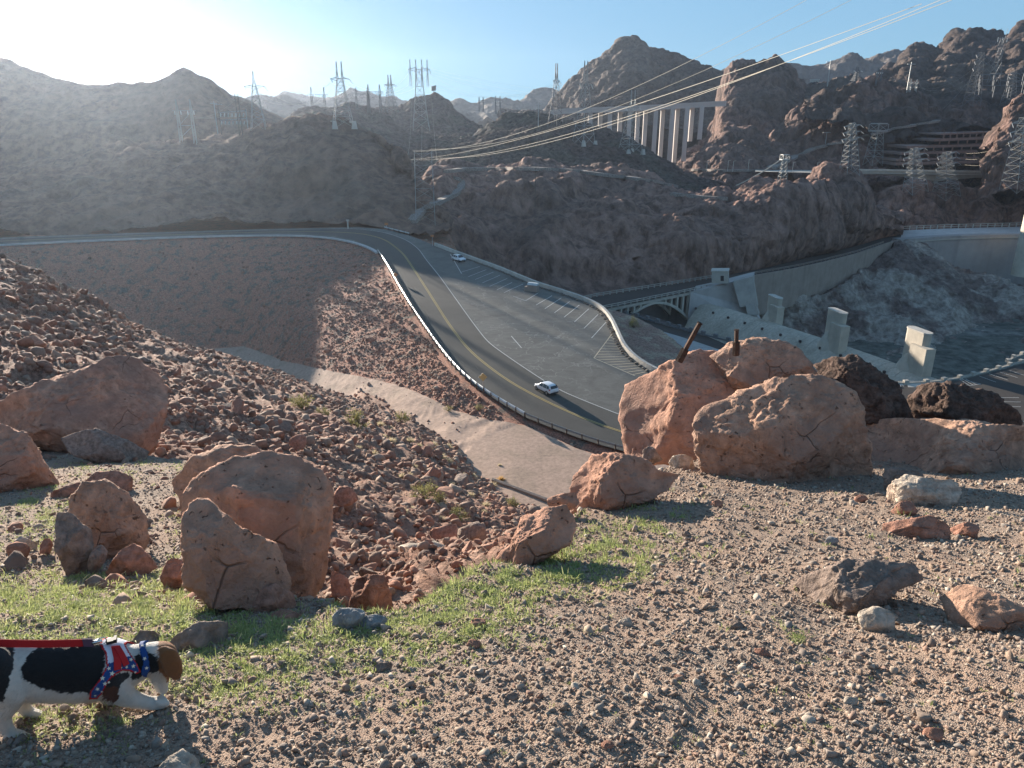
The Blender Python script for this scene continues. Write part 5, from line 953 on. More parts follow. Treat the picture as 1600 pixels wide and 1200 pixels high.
# rusty steel posts
M_rust = rockmat('rusted_steel', (.06, .038, .03), 12, .01, alt=(.12, .065, .04), var=.4)
def post(p0, p1, Y, wpx, label):
    a, b = at(*p0, Y), at(*p1, Y); r_ = wpx / F * Y * .5; d_ = Vector(b - a); root = empty('steel_post', a, label=label, cat='post'); mb = MB()
    mb.bar((0, 0, 0), d_, r_ * 1.1, 4); mb.build('shaft', M_rust, root); ft = MB(); n_ = d_.normalized(); ft.bar(-n_ * .02, n_ * .12, r_ * 1.7, 6); ft.build('socket', M_rust, root); MB().bar(d_ * .97, d_ * 1.0, r_ * 1.25, 6).build('end_cap', M_rust, root)
post((1062, 562), (1094, 504), 7.1, 8, 'leaning rusty steel post stuck behind the flat faced giant boulder')
post((1150, 552), (1151, 515), 7.0, 7, 'short upright rusty steel post beside the rounded boulder top')
# ================================================================== scattered stones
def tri_inst(protos, P, S, Rz, k):
    """merge many small copies: P positions, S scales (n,3), random rotations"""
    Vs, Fs, off = [], [], 0; n = len(P); q = rng.normal(size=(n, 4)); q /= np.linalg.norm(q, axis=1)[:, None]; w_, x, y, z = q.T
    Rm = np.stack([1 - 2 * (y * y + z * z), 2 * (x * y - z * w_), 2 * (x * z + y * w_), 2 * (x * y + z * w_), 1 - 2 * (x * x + z * z), 2 * (y * z - x * w_), 2 * (x * z - y * w_), 2 * (y * z + x * w_), 1 - 2 * (x * x + y * y)], 1).reshape(n, 3, 3)
    if Rz: c, s = np.cos(q[:, 0] * 9), np.sin(q[:, 0] * 9); Rm = np.zeros((n, 3, 3)); Rm[:, 0, 0] = c; Rm[:, 0, 1] = -s; Rm[:, 1, 0] = s; Rm[:, 1, 1] = c; Rm[:, 2, 2] = 1
    which = rng.integers(0, len(protos), n)
    for i, (V, Fc) in enumerate(protos):
        m = which == i; W = np.einsum('nij,nvj->nvi', Rm[m], V[None] * S[m][:, None, :]) * (1 if not Rz else 1) + P[m][:, None, :]
        Vs.append(W.reshape(-1, 3)); Fs.append((Fc[None] + (np.arange(m.sum()) * len(V))[:, None, None] + off).reshape(-1, 3)); off += W.shape[0] * W.shape[1]
    return np.concatenate(Vs), np.concatenate(Fs)
def proto(sub, seed, cuts, rough=.12):
    V, Fc = ICO[sub]; return rockshape(V, seed, cuts, rough), Fc
ICO0 = (lambda: (lambda bm: (bmesh.ops.create_icosphere(bm, subdivisions=1, radius=1), np.array([v.co[:] for v in bm.verts]), np.array([[v.index for v in f.verts] for f in bm.faces]))[1:])(bmesh.new()))()
def project(P):
    d = P - np.array((0, 0, CAMZ)); dep = d[..., 1] * CP - d[..., 2] * SP; return 800 + F * d[..., 0] / dep, 600 - F * (d[..., 2] * CP + d[..., 1] * SP) / dep, dep
def sampler(P, n, wf):
    """n random points on a terrain grid, weight wf(px, py, dep, area) per cell"""
    c = (P[:-1, :-1] + P[1:, 1:]) / 2; px, py, dep = project(c); d1 = P[1:, :-1] - P[:-1, :-1]; d2 = P[:-1, 1:] - P[:-1, :-1]; ar = np.linalg.norm(np.cross(d1, d2), axis=-1)
    wt = np.clip(wf(px, py, dep, ar), 0, None).ravel(); cs = np.cumsum(wt); k = np.searchsorted(cs, rng.uniform(0, cs[-1], n)); i, j = np.divmod(k, c.shape[1]); u, v = rng.uniform(size=(2, n, 1))
    return (P[i, j] * (1 - u) * (1 - v) + P[i + 1, j] * u * (1 - v) + P[i, j + 1] * (1 - u) * v + P[i + 1, j + 1] * u * v)
def stonemat(name, cols, bump, sc_):
    m = newmat(name, (.3, .2, .15), .9, .25); n = N(m); g = n.n('NewGeometry'); r_ = n.ramp(g.outputs['Random Per Island'], [(i / len(cols), c) for i, c in enumerate(cols)])
    v = n.coord(); f = n.noise(v, sc_, 5, .65); col = n.mix(.6, r_, n.ramp(f, [(.3, (.35, .35, .35)), (.7, (1, 1, 1))]), 'MULTIPLY'); n.color(col); n.normal(n.bump(f, bump)); return m
browns = [(.44, .21, .135), (.33, .175, .12), (.48, .26, .175), (.22, .135, .10), (.36, .24, .175), (.40, .19, .12), (.24, .165, .13), (.42, .30, .22)]
M_rub = stonemat('rubble_stone', browns, .03, 6); M_grv = stonemat('gravel_stone', [(.38, .28, .205), (.28, .205, .16), (.46, .36, .27), (.31, .19, .14), (.36, .31, .26), (.22, .17, .14), (.54, .46, .37), (.34, .24, .175)], .002, 60)
tm = lambda px, py, dep, ar: np.where((py > 380) & (py < 1000) & (px > -240) & (px < 1000), ar / dep ** 2 * (.25 + (.5 + fbm(np.stack([px.ravel() / 160, py.ravel() / 90, 0 * px.ravel()], 1), 2).reshape(px.shape)).clip(0, 1)), 0)
Pr = sampler(P_tal, 30000, tm); _, pyr, dep = project(Pr); S = dep * rng.lognormal(1.05, .68, len(Pr)).clip(.9, 11) / 1150; S = np.minimum(S, np.where(pyr < 700, .34, .5))[:, None] * rng.uniform(.6, 1.25, (len(Pr), 3))
V, Fc = tri_inst([proto(2, k, 10, .08) for k in range(8)], Pr + np.array((0, 0, 1)) * S[:, :1] * .2, S, False, 0)
tag(mesh_from('rubble', V, Fc, M_rub), kind='stuff')
# 300 largest rubble rocks as things
rp = [rockmesh('rubble_rock', 200 + k, 3, M_rub if False else [M_rd, M_br, M_rd, M_b][k % 4], (1, .8, .7), 8, .12) for k in range(10)]
Pb = sampler(P_tal, 296, lambda px, py, dep, ar: np.where((py > 440) & (py < 950) & (px > 0) & (px < 930) & (dep > 5), ar / dep ** 1.5, 0)); bx, by_, dep = project(Pb)
zn = lambda x, y: 'beside the dry tufts near the dirt flat' if x > 560 and y > 640 and y < 800 else ('in the lowest rubble below the grass edge' if y >= 800 else ('high on the sunlit talus at the left' if x < 280 else 'on the talus behind the left boulder group'))
shp = ('angular red', 'flat grey brown', 'rounded red', 'blocky pinkish')
for i in range(len(Pb)):
    r_ = dep[i] * random.choice((6, 7, 8, 10, 13, 18, 25)) / 1150; r_ = min(r_, .75 if by_[i] > 700 else .5); k = i % 10; z_ = zn(bx[i], by_[i])
    cp('rubble_rock', rp[k], Pb[i] + (0, 0, r_ * .25), (r_, r_ * random.uniform(.8, 1.1), r_ * random.uniform(.7, 1.1)), (random.uniform(-.5, .5), random.uniform(-.5, .5), random.uniform(0, 6.3)), label=f'{shp[k % 4]} rock {z_}', cat='rock', group=f'{shp[k % 4]} rocks {z_}')
# stones on the embankment and the bowl
Pe = sampler(P_bowl, 30000, lambda px, py, dep, ar: np.where((py > 375) & (py < 720) & (px > -200) & (px < 960), ar / dep ** 2 * np.where(px < 440, .6, 1) * np.where(np.abs(P_bowl[:-1, :-1, 2] - (PA + PB * P_bowl[:-1, :-1, 1])) < .9, 0, 1) * np.where(np.arange(P_bowl.shape[0] - 1)[:, None] < 41, .015, 1), 0))
S = rng.lognormal(-2.1, .55, len(Pe)).clip(.06, .9)[:, None] * rng.uniform(.6, 1.2, (len(Pe), 3)); V, Fc = tri_inst([proto(1, k + 30, 4) for k in range(6)], Pe, S, False, 0); tag(mesh_from('embankment_stones', V, Fc, M_rub), kind='stuff')
# gravel on the ledge
gw = lambda px, py, dep, ar: np.where((px > -560) & (px < 2250) & (py > 600) & (py < 1500), ar / dep ** 1.7, 0)
Pg = sampler(P_near, 215000, gw); S = rng.lognormal(-5.55, .5, len(Pg)).clip(.0018, .016)[:, None] * rng.uniform(.45, 1.35, (len(Pg), 3)); S *= np.sqrt(np.clip(project(Pg)[2] / 2.2, 1, 3))[:, None]
V, Fc = tri_inst([rockshape(ICO0[0], k, 0, .35) and 0 or (rockshape(ICO0[0], k, 0, .35), ICO0[1]) for k in range(0)] or [(rockshape(ICO0[0] * (1 + .3 * np.random.default_rng(k).normal(size=(len(ICO0[0]), 1))), k, 3, .3), ICO0[1]) for k in range(9)], Pg + np.array((0, 0, .25)) * S, S, False, 0)
tag(mesh_from('gravel', V, Fc, M_grv), kind='stuff')
Pg = sampler(P_near, 4600, gw); S = rng.lognormal(-4.75, .45, len(Pg)).clip(.006, .035)[:, None] * rng.uniform(.6, 1.2, (len(Pg), 3)); V, Fc = tri_inst([proto(2, k + 50, 9, .22) for k in range(7)], Pg, S, False, 0)
tag(mesh_from('pebbles', V, Fc, M_grv), kind='stuff')
Pg = sampler(P_near, 900, lambda px, py, dep, ar: np.where((px > -150) & (px < 520) & (py > 715) & (py < 945), ar / dep ** 1.6 * (fbm(np.stack([px.ravel() / 60, py.ravel() / 35, 0 * px.ravel()], 1), 3).reshape(px.shape) + .35).clip(0, 1), 0))
S = rng.lognormal(-3.75, .55, len(Pg)).clip(.012, .11)[:, None] * rng.uniform(.6, 1.2, (len(Pg), 3)); V, Fc = tri_inst([proto(2, k + 70, 10, .1) for k in range(8)], Pg, S, False, 0); tag(mesh_from('shelf_rubble', V, Fc, M_rub), kind='stuff')
# ================================================================== grass and shrubs
def leafmat(name, c, c2, tr=.45):
    m = newmat(name, c, .6, .25); n = N(m); g = n.n('NewGeometry'); col = n.ramp(g.outputs['Random Per Island'], [(0, c), (1, c2)]); n.color(col)
    t2 = n.n('BsdfTranslucent'); n.l(col, t2.inputs[0]); mx = n.n('MixShader'); mx.inputs[0].default_value = tr; n.l(n.b.outputs[0], mx.inputs[1]); n.l(t2.outputs[0], mx.inputs[2]); n.l(mx.outputs[0], m.node_tree.nodes['Material Output'].inputs[0]); return m
M_gr = leafmat('fresh_grass', (.29, .36, .11), (.46, .46, .22)); M_dry = leafmat('dry_straw', (.55, .45, .28), (.62, .55, .38)); M_sh = leafmat('shrub_leaf', (.16, .17, .06), (.30, .27, .11))
def blades(P, n, h, w_, spread, lean=.6):
    """n blades at each point in P; two segments each"""
    N_ = len(P) * n; B0 = np.repeat(P, n, 0); a = rng.uniform(0, 2 * math.pi, N_); r_ = rng.uniform(0, 1, N_) ** .7; H = np.repeat(h, n) * rng.uniform(.5, 1.15, N_) if np.ndim(h) else h * rng.uniform(.5, 1.15, N_)
    sp = np.repeat(spread, n) if np.ndim(spread) else spread; d = np.stack([np.cos(a), np.sin(a), 0 * a], 1); b = B0 + d * (r_ * sp)[:, None] * .5; tl = rng.uniform(.15, 1, N_) * lean
    sd = np.stack([-np.sin(a + rng.normal(size=N_)), np.cos(a + rng.normal(size=N_)), 0 * a], 1); ww = (w_ if np.ndim(w_) == 0 else np.repeat(w_, n)[:, None]) * sd
    m = b + d * (H * tl * .35)[:, None] + np.array((0, 0, 1)) * (H * .6)[:, None]; t = b + d * (H * tl * 1.1)[:, None] + np.array((0, 0, 1)) * (H * (1 - tl * .35))[:, None]
    V = np.stack([b - ww, b + ww, m + ww * .8, m - ww * .8, t], 1).reshape(-1, 3); k = (np.arange(N_) * 5)[:, None]
    return V, np.concatenate([k + (0, 1, 2), k + (0, 2, 3), k + (3, 2, 4)])
EL = [(60, 950, 150, 38, 1), (210, 950, 120, 34, 1), (330, 985, 90, 25, .9), (450, 1000, 130, 26, 1.1), (420, 1035, 90, 30, .6), (600, 1000, 90, 28, .8), (690, 955, 110, 32, 1.1), (780, 915, 70, 34, 1.2), (860, 880, 60, 34, 1), (700, 990, 100, 25, .5), (950, 860, 80, 40, .45), (1000, 815, 50, 25, .4), (930, 900, 80, 25, .35), (60, 800, 90, 28, .9), (40, 850, 60, 12, .5), (160, 735, 100, 16, .5), (280, 820, 25, 45, .3), (130, 1110, 70, 40, .3), (350, 1070, 90, 40, .5), (250, 1060, 90, 30, .4), (100, 1000, 200, 40, .6), (560, 1060, 130, 40, .22), (60, 1120, 60, 40, .5), (1240, 995, 20, 12, .5), (30, 905, 100, 14, .5)]
def gd(px, py, dep, ar):
    d = .006
    for x, y, a, b, k in EL: d = d + k * np.exp(-(((px - x) / a) ** 2 + ((py - y) / b) ** 2))
    nz = fbm(np.stack([px.ravel() / 30, py.ravel() / 16, 0 * px.ravel()], 1), 4).reshape(px.shape); return np.where((px > -400) & (px < 1900) & (py < 1400) & (py > 640), ar / dep ** 2 * d * (.1 + 2.2 * np.clip(nz + .05, 0, 1)), 0)
Pg = sampler(P_near, 23000, gd); hh = rng.lognormal(-4.35, .45, len(Pg)).clip(.005, .04) * np.clip(project(Pg)[2] / 3, .8, 1.5); V, Fc = blades(Pg, 9, hh, .0015 * np.clip(project(Pg)[2] / 2.4, .9, 1.6), hh * 2.2, 1.5)
tag(mesh_from('grass', V, Fc, M_gr), kind='stuff')
def shrub(name, loc, s, label, cat, mat, nb, kind, group=None):
    n = nb; a = rng.uniform(0, 2 * math.pi, n); el = np.arccos(rng.uniform(0.05, 1, n)) if kind != 'tuft' else np.arccos(rng.uniform(.0, 1, n)); d = np.stack([np.sin(el) * np.cos(a), np.sin(el) * np.sin(a), np.cos(el)], 1)
    if kind == 'tuft':
        L_ = s * rng.uniform(.6, 1.1, n); sd = np.cross(d, rng.normal(size=(n, 3))); sd /= np.linalg.norm(sd, axis=1)[:, None]; w_ = sd * s * .022; e = d * L_[:, None]; V = np.stack([-w_, w_, e * .6 + w_ * .8, e * .6 - w_ * .8, e - np.array((0, 0, .12)) * L_[:, None]], 1).reshape(-1, 3); k = (np.arange(n) * 5)[:, None]; Fc = np.concatenate([k + (0, 1, 2), k + (0, 2, 3), k + (3, 2, 4)])
        o = mesh_from(name, V, Fc, mat); o.location = loc; return tag(o, label, cat, group)
    root = empty(name, loc, label=label, cat=cat, group=group); mb = MB(); tips = []
    for i in range(26):
        dd = d[i] * s * random.uniform(.6, 1); mid = dd * .5 + np.array((0, 0, s * .15)); mb.bar((0, 0, -.05), mid, s * .018, 3, r2=s * .011); mb.bar(mid, dd + (0, 0, s * .25), s * .011, 3, r2=s * .004); tips += [(mid, dd + (0, 0, s * .25))]
    mb.build('stem', M_dull, root); c = np.array([t_[0] + (t_[1] - t_[0]) * random.uniform(.1, 1.1) for t_ in (random.choice(tips) for _ in range(nb))]) + rng.normal(size=(nb, 3)) * s * .09
    u = rng.normal(size=(nb, 3)); u /= np.linalg.norm(u, axis=1)[:, None]; v = np.cross(u, rng.normal(size=(nb, 3))); v /= np.linalg.norm(v, axis=1)[:, None]; u *= s * .05; v *= s * .022
    V = np.stack([c - u, c - v, c + u, c + v], 1).reshape(-1, 3); mesh_from('foliage', V, (np.arange(nb) * 4)[:, None] + np.array([0, 1, 2, 3]), mat, parent=root); return root
for i, (x, y, r_, lb) in enumerate(((472, 638, 24, 'olive creosote bush highest on the rubble, left of the others'), (505, 650, 14, 'small olive bush next to the highest bush'), (560, 668, 26, 'wide yellow green bush above the dry tufts'), (628, 662, 18, 'low olive bush at the edge of the dirt flat'), (662, 778, 26, 'grey green bush in the middle of the lower rubble'), (690, 790, 20, 'bright green bush right of the grey green one'), (715, 812, 20, 'dry brown bush at the bottom of the rubble'), (800, 790, 14, 'green bush near the log'), (712, 838, 0, ''), (990, 512, 14, 'dry scraggly bush on the slope under the parapet'), (700, 642, 9, 'small green bush on the dirt flat edge'), (748, 640, 8, 'tiny green bush at the foot of the embankment'))):
    if r_: p, _ = cast(x, y); dp = project(p)[2]; shrub('bush', p, r_ / F * dp, lb, 'bush', M_sh, 900, 'bush')
tp = [(600, 683), (612, 690), (640, 690), (655, 697), (668, 703), (676, 696), (652, 686), (690, 715), (662, 712), (672, 722), (700, 722), (684, 738), (712, 734), (722, 745), (738, 746), (705, 757), (730, 762), (722, 758), (745, 772), (735, 775), (628, 745), (640, 742), (632, 800), (640, 795), (757, 800), (690, 812), (760, 790), (610, 670), (594, 665), (770, 760), (648, 730), (700, 700), (715, 712), (560, 700), (585, 710)]
for i, (x, y) in enumerate(tp):
    p, _ = cast(x, y); dp = project(p)[2]; big = i in (22, 28); shrub('dry_tuft', p - (0, 0, .03), (11 if i % 3 else 8) / F * dp, 'pale dry domed grass tuft on the rubble below the dirt flat', 'grass tuft', M_dry, 160, 'tuft', 'pale dry grass tufts scattered on the rubble')
p, _ = cast(783, 750); shrub('dry_tuft', p, 9 / F * project(p)[2], 'orange dry tuft on the dirt flat just above the log', 'grass tuft', leafmat('orange_straw', (.5, .3, .1), (.58, .4, .16)), 220, 'tuft')
p, _ = cast(781, 727); shrub('dry_tuft', p, 5 / F * project(p)[2], 'smallest orange dry tuft, alone on the dirt flat', 'grass tuft', M_dry, 160, 'tuft')
# small rocks strewn at the edge between grass and rubble
# ================================================================== dog
A_ = gp(28, 1152) + np.array((0, 0, .006)); hd = np.array((.905, .425, 0)); hd /= np.linalg.norm(hd); nl_ = np.array((hd[1], -hd[0], 0))   # heading, side toward the camera
O_ = np.array((0, 0, CAMZ)); MID = A_ - nl_ * .055
def dj(px, py, l=0.0):
    r_ = ray(px, py); d = np.array((r_[0], 1, r_[1])); t_ = ((MID + nl_ * l - O_) @ nl_) / (d @ nl_); return O_ + d * t_
def zz(x, y, l=0.0): return dj(x / 4, 900 + y / 4, l)          # coordinates of the enlarged view
PXM = 1 / (F / np.linalg.norm((dj(150, 1050) - O_)))            # metres per photo pixel at the dog
dog = None; bmd = bmesh.new()
def blob(p, r, sc3=(1, 1, 1)):
    M = Matrix.Translation(Vector(p)) @ Matrix(((hd[0], nl_[0], 0, 0), (hd[1], nl_[1], 0, 0), (0, 0, 1, 0), (0, 0, 0, 1))) @ Matrix.Diagonal((*sc3, 1)); bmesh.ops.create_icosphere(bmd, subdivisions=3, radius=r, matrix=M)
def limb(pts, flat=1.0):
    """pts: (px, py, lateral, radius in photo px)"""
    for (x0, y0, l0, r0), (x1, y1, l1, r1) in zip(pts[:-1], pts[1:]):
        a, b = dj(x0, y0, l0), dj(x1, y1, l1); n = max(2, int(np.linalg.norm(b - a) / (min(r0, r1) * PXM * .25)))
        for k in range(n + 1): t_ = k / n; blob(a * (1 - t_) + b * t_, (r0 * (1 - t_) + r1 * t_) * PXM, (1, flat, 1))
limb([(-62, 1046, 0, 27), (-40, 1046, 0, 36), (-5, 1048, 0, 37.5), (40, 1049, 0, 37), (90, 1050, 0, 38), (130, 1048, 0, 40.5), (165, 1046, 0, 39), (185, 1044, 0, 33), (202, 1040, 0, 27), (225, 1032, 0, 23), (240, 1030, 0, 22)], .88)
limb([(232, 1030, .005, 22), (250, 1028, .008, 22), (256, 1034, .01, 19)], .95)                     # skull
limb([(250, 1040, .012, 17), (250, 1052, .014, 13), (251, 1064, .016, 10.5), (252, 1073, .018, 8.5), (256, 1078, .02, 6)], .95)   # muzzle pointing down
limb([(256, 1018, .045, 9), (264, 1026, .06, 12), (269, 1038, .067, 12.5), (273, 1049, .07, 10.5), (276, 1057, .07, 6)], .36)   # near ear
limb([(254, 1028, -.06, 7), (262, 1040, -.07, 8), (264, 1050, -.07, 6)], .42)
limb([(168, 1060, .045, 22), (184, 1078, .052, 17), (196, 1088, .052, 13.5), (212, 1094, .05, 11), (228, 1098, .05, 9.5), (240, 1099, .05, 9)], .9)   # near front leg
limb([(240, 1099, .05, 8.5), (252, 1098, .05, 8.0)], 1.15)
for k, l in ((0, .035), (1, .048), (2, .062)): limb([(246, 1098, l, 5.5), (257, 1097.5 + k * .8, l, 5.3), (260.5, 1098.5 + k * .8, l, 4.2)])
limb([(160, 1072, -.05, 16), (168, 1088, -.055, 11), (174, 1098, -.055, 8.5), (180, 1102, -.055, 7.5), (188, 1103, -.055, 6)], .9)   # far front leg
limb([(-22, 1052, .045, 32), (2, 1072, .058, 24), (18, 1084, .06, 18), (14, 1100, .058, 13.5), (4, 1118, .056, 9.5), (8, 1134, .056, 8.2), (16, 1146, .056, 8.0)], .85)   # near hind leg
limb([(16, 1148, .056, 8), (32, 1152, .056, 7.5)], 1.2)
for k, l in ((0, .04), (1, .054), (2, .068)): limb([(30, 1150, l, 5.2), (42, 1151 + k * .8, l, 5.2), (47, 1152.5 + k * .8, l, 4)])
limb([(-5, 1060, -.04, 26), (28, 1082, -.055, 16), (36, 1092, -.055, 11), (36, 1104, -.055, 8), (44, 1113, -.055, 7.5), (58, 1117, -.055, 7)], .85)   # far hind leg
for k, l in ((0, -.07), (1, -.055), (2, -.042)): limb([(52, 1116, l, 4.8), (61, 1117 + k * .6, l, 4.2)])
limb([(-78, 1030, 0, 8), (-100, 1010, 0, 7), (-118, 985, 0, 5.5), (-128, 960, 0, 3.5)])                # tail
limb([(48, 1084, 0, 6), (56, 1086, 0, 4.5)])
me = bpy.data.meshes.new('dog_raw'); bmd.to_mesh(me); bmd.free(); tmp = bpy.data.objects.new('dog_raw', me); COL.objects.link(tmp)
md = tmp.modifiers.new('r', 'REMESH'); md.mode = 'VOXEL'; md.voxel_size = .0034; md.use_smooth_shade = True; ms = tmp.modifiers.new('s', 'SMOOTH'); ms.factor = .5; ms.iterations = 9
bpy.context.view_layer.update(); dg2 = bpy.context.evaluated_depsgraph_get(); me2 = bpy.data.meshes.new_from_object(tmp.evaluated_get(dg2)); bpy.data.objects.remove(tmp)
nv = len(me2.vertices); DV = np.empty(nv * 3, np.float32); me2.vertices.foreach_get('co', DV); DV = DV.reshape(-1, 3).astype(float); DN = np.empty(nv * 3, np.float32); me2.vertices.foreach_get('normal', DN); DN = DN.reshape(-1, 3).astype(float)
DF = np.array([list(p.vertices) for p in me2.polygons])
def proj(P):
    d = P - np.array((0, 0, CAMZ)); dep = d[..., 1] * CP - d[..., 2] * SP; return 800 + F * d[..., 0] / dep, 600 - F * (d[..., 2] * CP + d[..., 1] * SP) / dep
def u_(P):                              # coat pattern coordinates, the same on both flanks
    l = (P - MID) @ nl_; x, y = proj(P + nl_ * (np.abs(l) - l)[:, None]); return np.stack([x * 4, (y - 900) * 4], 1)
def side(pts, l=0): return np.array(pts, float)
def inside(Q, poly):
    c = np.zeros(len(Q), bool); n = len(poly)
    for i in range(n):
        (x0, y0), (x1, y1) = poly[i], poly[(i + 1) % n]; m = ((y0 > Q[:, 1]) != (y1 > Q[:, 1])) & (Q[:, 0] < (x1 - x0) * (Q[:, 1] - y0) / (y1 - y0 + 1e-12) + x0); c ^= m
    return c
def soft(Q, poly, wob=9):
    W_ = Q + wob * np.stack([perlin(DV * 90), perlin(DV * 90 + 9)], 1) + 7 * np.stack([perlin(DV * 330), perlin(DV * 330 + 9)], 1); return inside(W_, poly)
Q = u_(DV); lat = (DV - MID) @ nl_
white = np.array((.62, .57, .50)); black = np.array((.012, .011, .011)); tan_ = np.array((.28, .115, .04)); brn = np.array((.11, .04, .02))
colr = np.tile(white, (nv, 1)); colr *= (1 + .08 * perlin(DV * 90))[:, None]
sad = side([(240, 380), (240, 445), (180, 490), (130, 580), (150, 645), (250, 700), (400, 732), (560, 728), (640, 640), (660, 560), (655, 470), (620, 380)])
rump = side([(-600, 380), (98, 380), (95, 450), (82, 560), (50, 690), (20, 790), (-40, 760), (-60, 700), (-600, 700)])
neckb = side([(820, 650), (845, 500), (930, 478), (990, 500), (1005, 590), (930, 620)]); neckw = side([(770, 380), (990, 380), (990, 480), (930, 485), (860, 500)])
for m in (soft(Q, sad), soft(Q, rump)): colr[m] = black
colr[soft(Q, neckb)] = black * 1.3
colr[soft(Q, side([(648, 680), (700, 620), (800, 595), (815, 620), (750, 680), (730, 740), (700, 740)], .07))] = black * 2
colr[soft(Q, side([(636, 700), (742, 690), (742, 775), (705, 792), (645, 765)], .07))] = brn
colr[soft(Q, side([(985, 380), (1150, 380), (1150, 690), (1045, 660), (1000, 600)], .05))] = tan_
mz = soft(Q, side([(900, 600), (1000, 590), (1042, 650), (1052, 760), (930, 760)], .0)) & (np.abs(lat) < .052); colr[mz] = white * .9
colr[(np.abs(lat) > .052) & (Q[:, 0] > 995) & (Q[:, 1] < 690)] = tan_ * .8
nose = np.linalg.norm(DV - (dj(254, 1079, .018)), axis=1) < .015; colr[nose] = (.015, .012, .012)
for l in (-.018, .05):
    e_ = np.linalg.norm(DV - dj(259, 1040, l), axis=1) < .006
    if l > 0: colr[e_] = (.01, .008, .008)
ca = me2.color_attributes.new('fur', 'FLOAT_COLOR', 'POINT'); ca.data.foreach_set('color', np.c_[colr.clip(0, 1), np.ones(nv)].astype(np.float32).ravel())
M_fur = newmat('dog_fur', (.5, .5, .5), .75, .25); n = N(M_fur); at_ = n.n('VertexColor', layer_name='fur'); n.color(at_.outputs[0]); v = n.coord(1, 1, .5); n.normal(n.bump(n.noise(v, 420, 3, .7), .004)); M_fur.node_tree.nodes['Principled BSDF'].inputs['Sheen Weight'].default_value = .15
me2.materials.clear(); me2.materials.append(M_fur); me2.name = 'body'
# frayed short hair: tiny hairs as part of the coat
dog = empty('dog', A_, label='tricolour dog in a starred red, white and blue harness sniffing the ground', cat='dog')
def rel(o): o.parent = dog; o.location = -np.array(A_); return o
body = bpy.data.objects.new('body', me2); COL.objects.link(body); rel(body)
hi = rng.choice(nv, 42000); hc = DV[hi]; hn = DN[hi]; back = -hd[None] * .8 + np.array((0, 0, -.35)); dr = hn * .35 + back + rng.normal(size=(len(hi), 3)) * .15; dr /= np.linalg.norm(dr, axis=1)[:, None]
ok = (DV[hi, 2] > A_[2] + .03); hc, hn, dr, hi = hc[ok], hn[ok], dr[ok], hi[ok]; sdv = np.cross(dr, hn); sdv /= np.linalg.norm(sdv, axis=1)[:, None] + 1e-9; Lh = rng.uniform(.005, .010, (len(hi), 1))
V = np.stack([hc - sdv * .0005, hc + sdv * .0005, hc + dr * Lh + hn * .0012], 1).reshape(-1, 3); Fc = (np.arange(len(hi)) * 3)[:, None] + np.array([0, 1, 2])
coat = rel(mesh_from('coat', V, Fc, M_fur)); ca = coat.data.color_attributes.new('fur', 'FLOAT_COLOR', 'POINT'); ca.data.foreach_set('color', np.repeat(np.c_[(colr[hi] * rng.uniform(.8, 1.15, (len(hi), 1))).clip(0, 1), np.ones(len(hi))], 3, 0).astype(np.float32).ravel())
def shell(name, mask, off, mats, classify):
    """cloth shell: part of the body surface lifted off"""
    fm = mask[DF].all(1); F_ = DF[fm]; u, inv = np.unique(F_, return_inverse=True); V = DV[u] + DN[u] * off; F2 = inv.reshape(F_.shape); k = len(V)
    ed = {}; 
    for f in F2:
        for a, b in zip(f, np.roll(f, -1)): ed[(a, b)] = 1
    bd = [(a, b) for a, b in ed if (b, a) not in ed]; V2 = np.concatenate([V, DV[u] - DN[u] * .001]); cls = classify(u_(DV[u])); ci = np.array([np.bincount(cls[f], minlength=len(mats)).argmax() for f in F2])
    Fa = [tuple(f) for f in F2] + [(b, a, a + k, b + k) for a, b in bd]; o = mesh_from(name, V2, Fa, None, True, None, mats, np.r_[ci, [cls[a] for a, b in bd]]); return rel(o)
def cloth(name, c):
    m = newmat(name, c, .75, .2); n = N(m); v = n.coord(); n.normal(n.bump(n.noise(v, 500, 2), .0006)); return m
M_red = cloth('red_cloth', (.42, .02, .022)); M_blu = cloth('blue_cloth', (.02, .06, .19)); M_wh = cloth('white_cloth', (.62, .60, .64)); M_star = cloth('star_print', (.72, .66, .52))
HP = [(615, 425), (655, 405), (700, 392), (760, 392), (800, 470), (860, 545), (885, 600), (850, 612), (820, 600), (765, 592), (720, 618), (680, 660), (640, 735), (610, 762), (555, 765), (560, 715), (625, 640), (662, 560), (655, 490)]
hp = side(HP, .075); HM = inside(Q, hp) & (lat > -.2)
def pdist(Q, poly):
    d = np.full(len(Q), 9e9)
    for i in range(len(poly)):
        a, b = poly[i], poly[(i + 1) % len(poly)]; t_ = np.clip(((Q - a) @ (b - a)) / ((b - a) @ (b - a)), 0, 1)[:, None]; d = np.minimum(d, np.linalg.norm(Q - (a + t_ * (b - a)), axis=1))
    return d
zw = side([(700, 530)], .075)[0, 1]
def hcls(q): return np.where(pdist(q, hp) < 11, 0, np.where(q[:, 1] < 545 - (q[:, 0] - 690) * .35, 2, 1))
harness = shell('harness', HM, .005, [M_red, M_blu, M_wh], hcls)
CPg = side([(842, 385), (885, 385), (925, 480), (942, 575), (915, 625), (880, 612), (896, 540), (868, 450)], .055)
collar = shell('collar', inside(Q, CPg) & (np.abs(lat) < .2) & (Q[:, 0] < side([(985, 500)])[0, 0]), .007, [M_blu], lambda q: np.zeros(len(q), int))
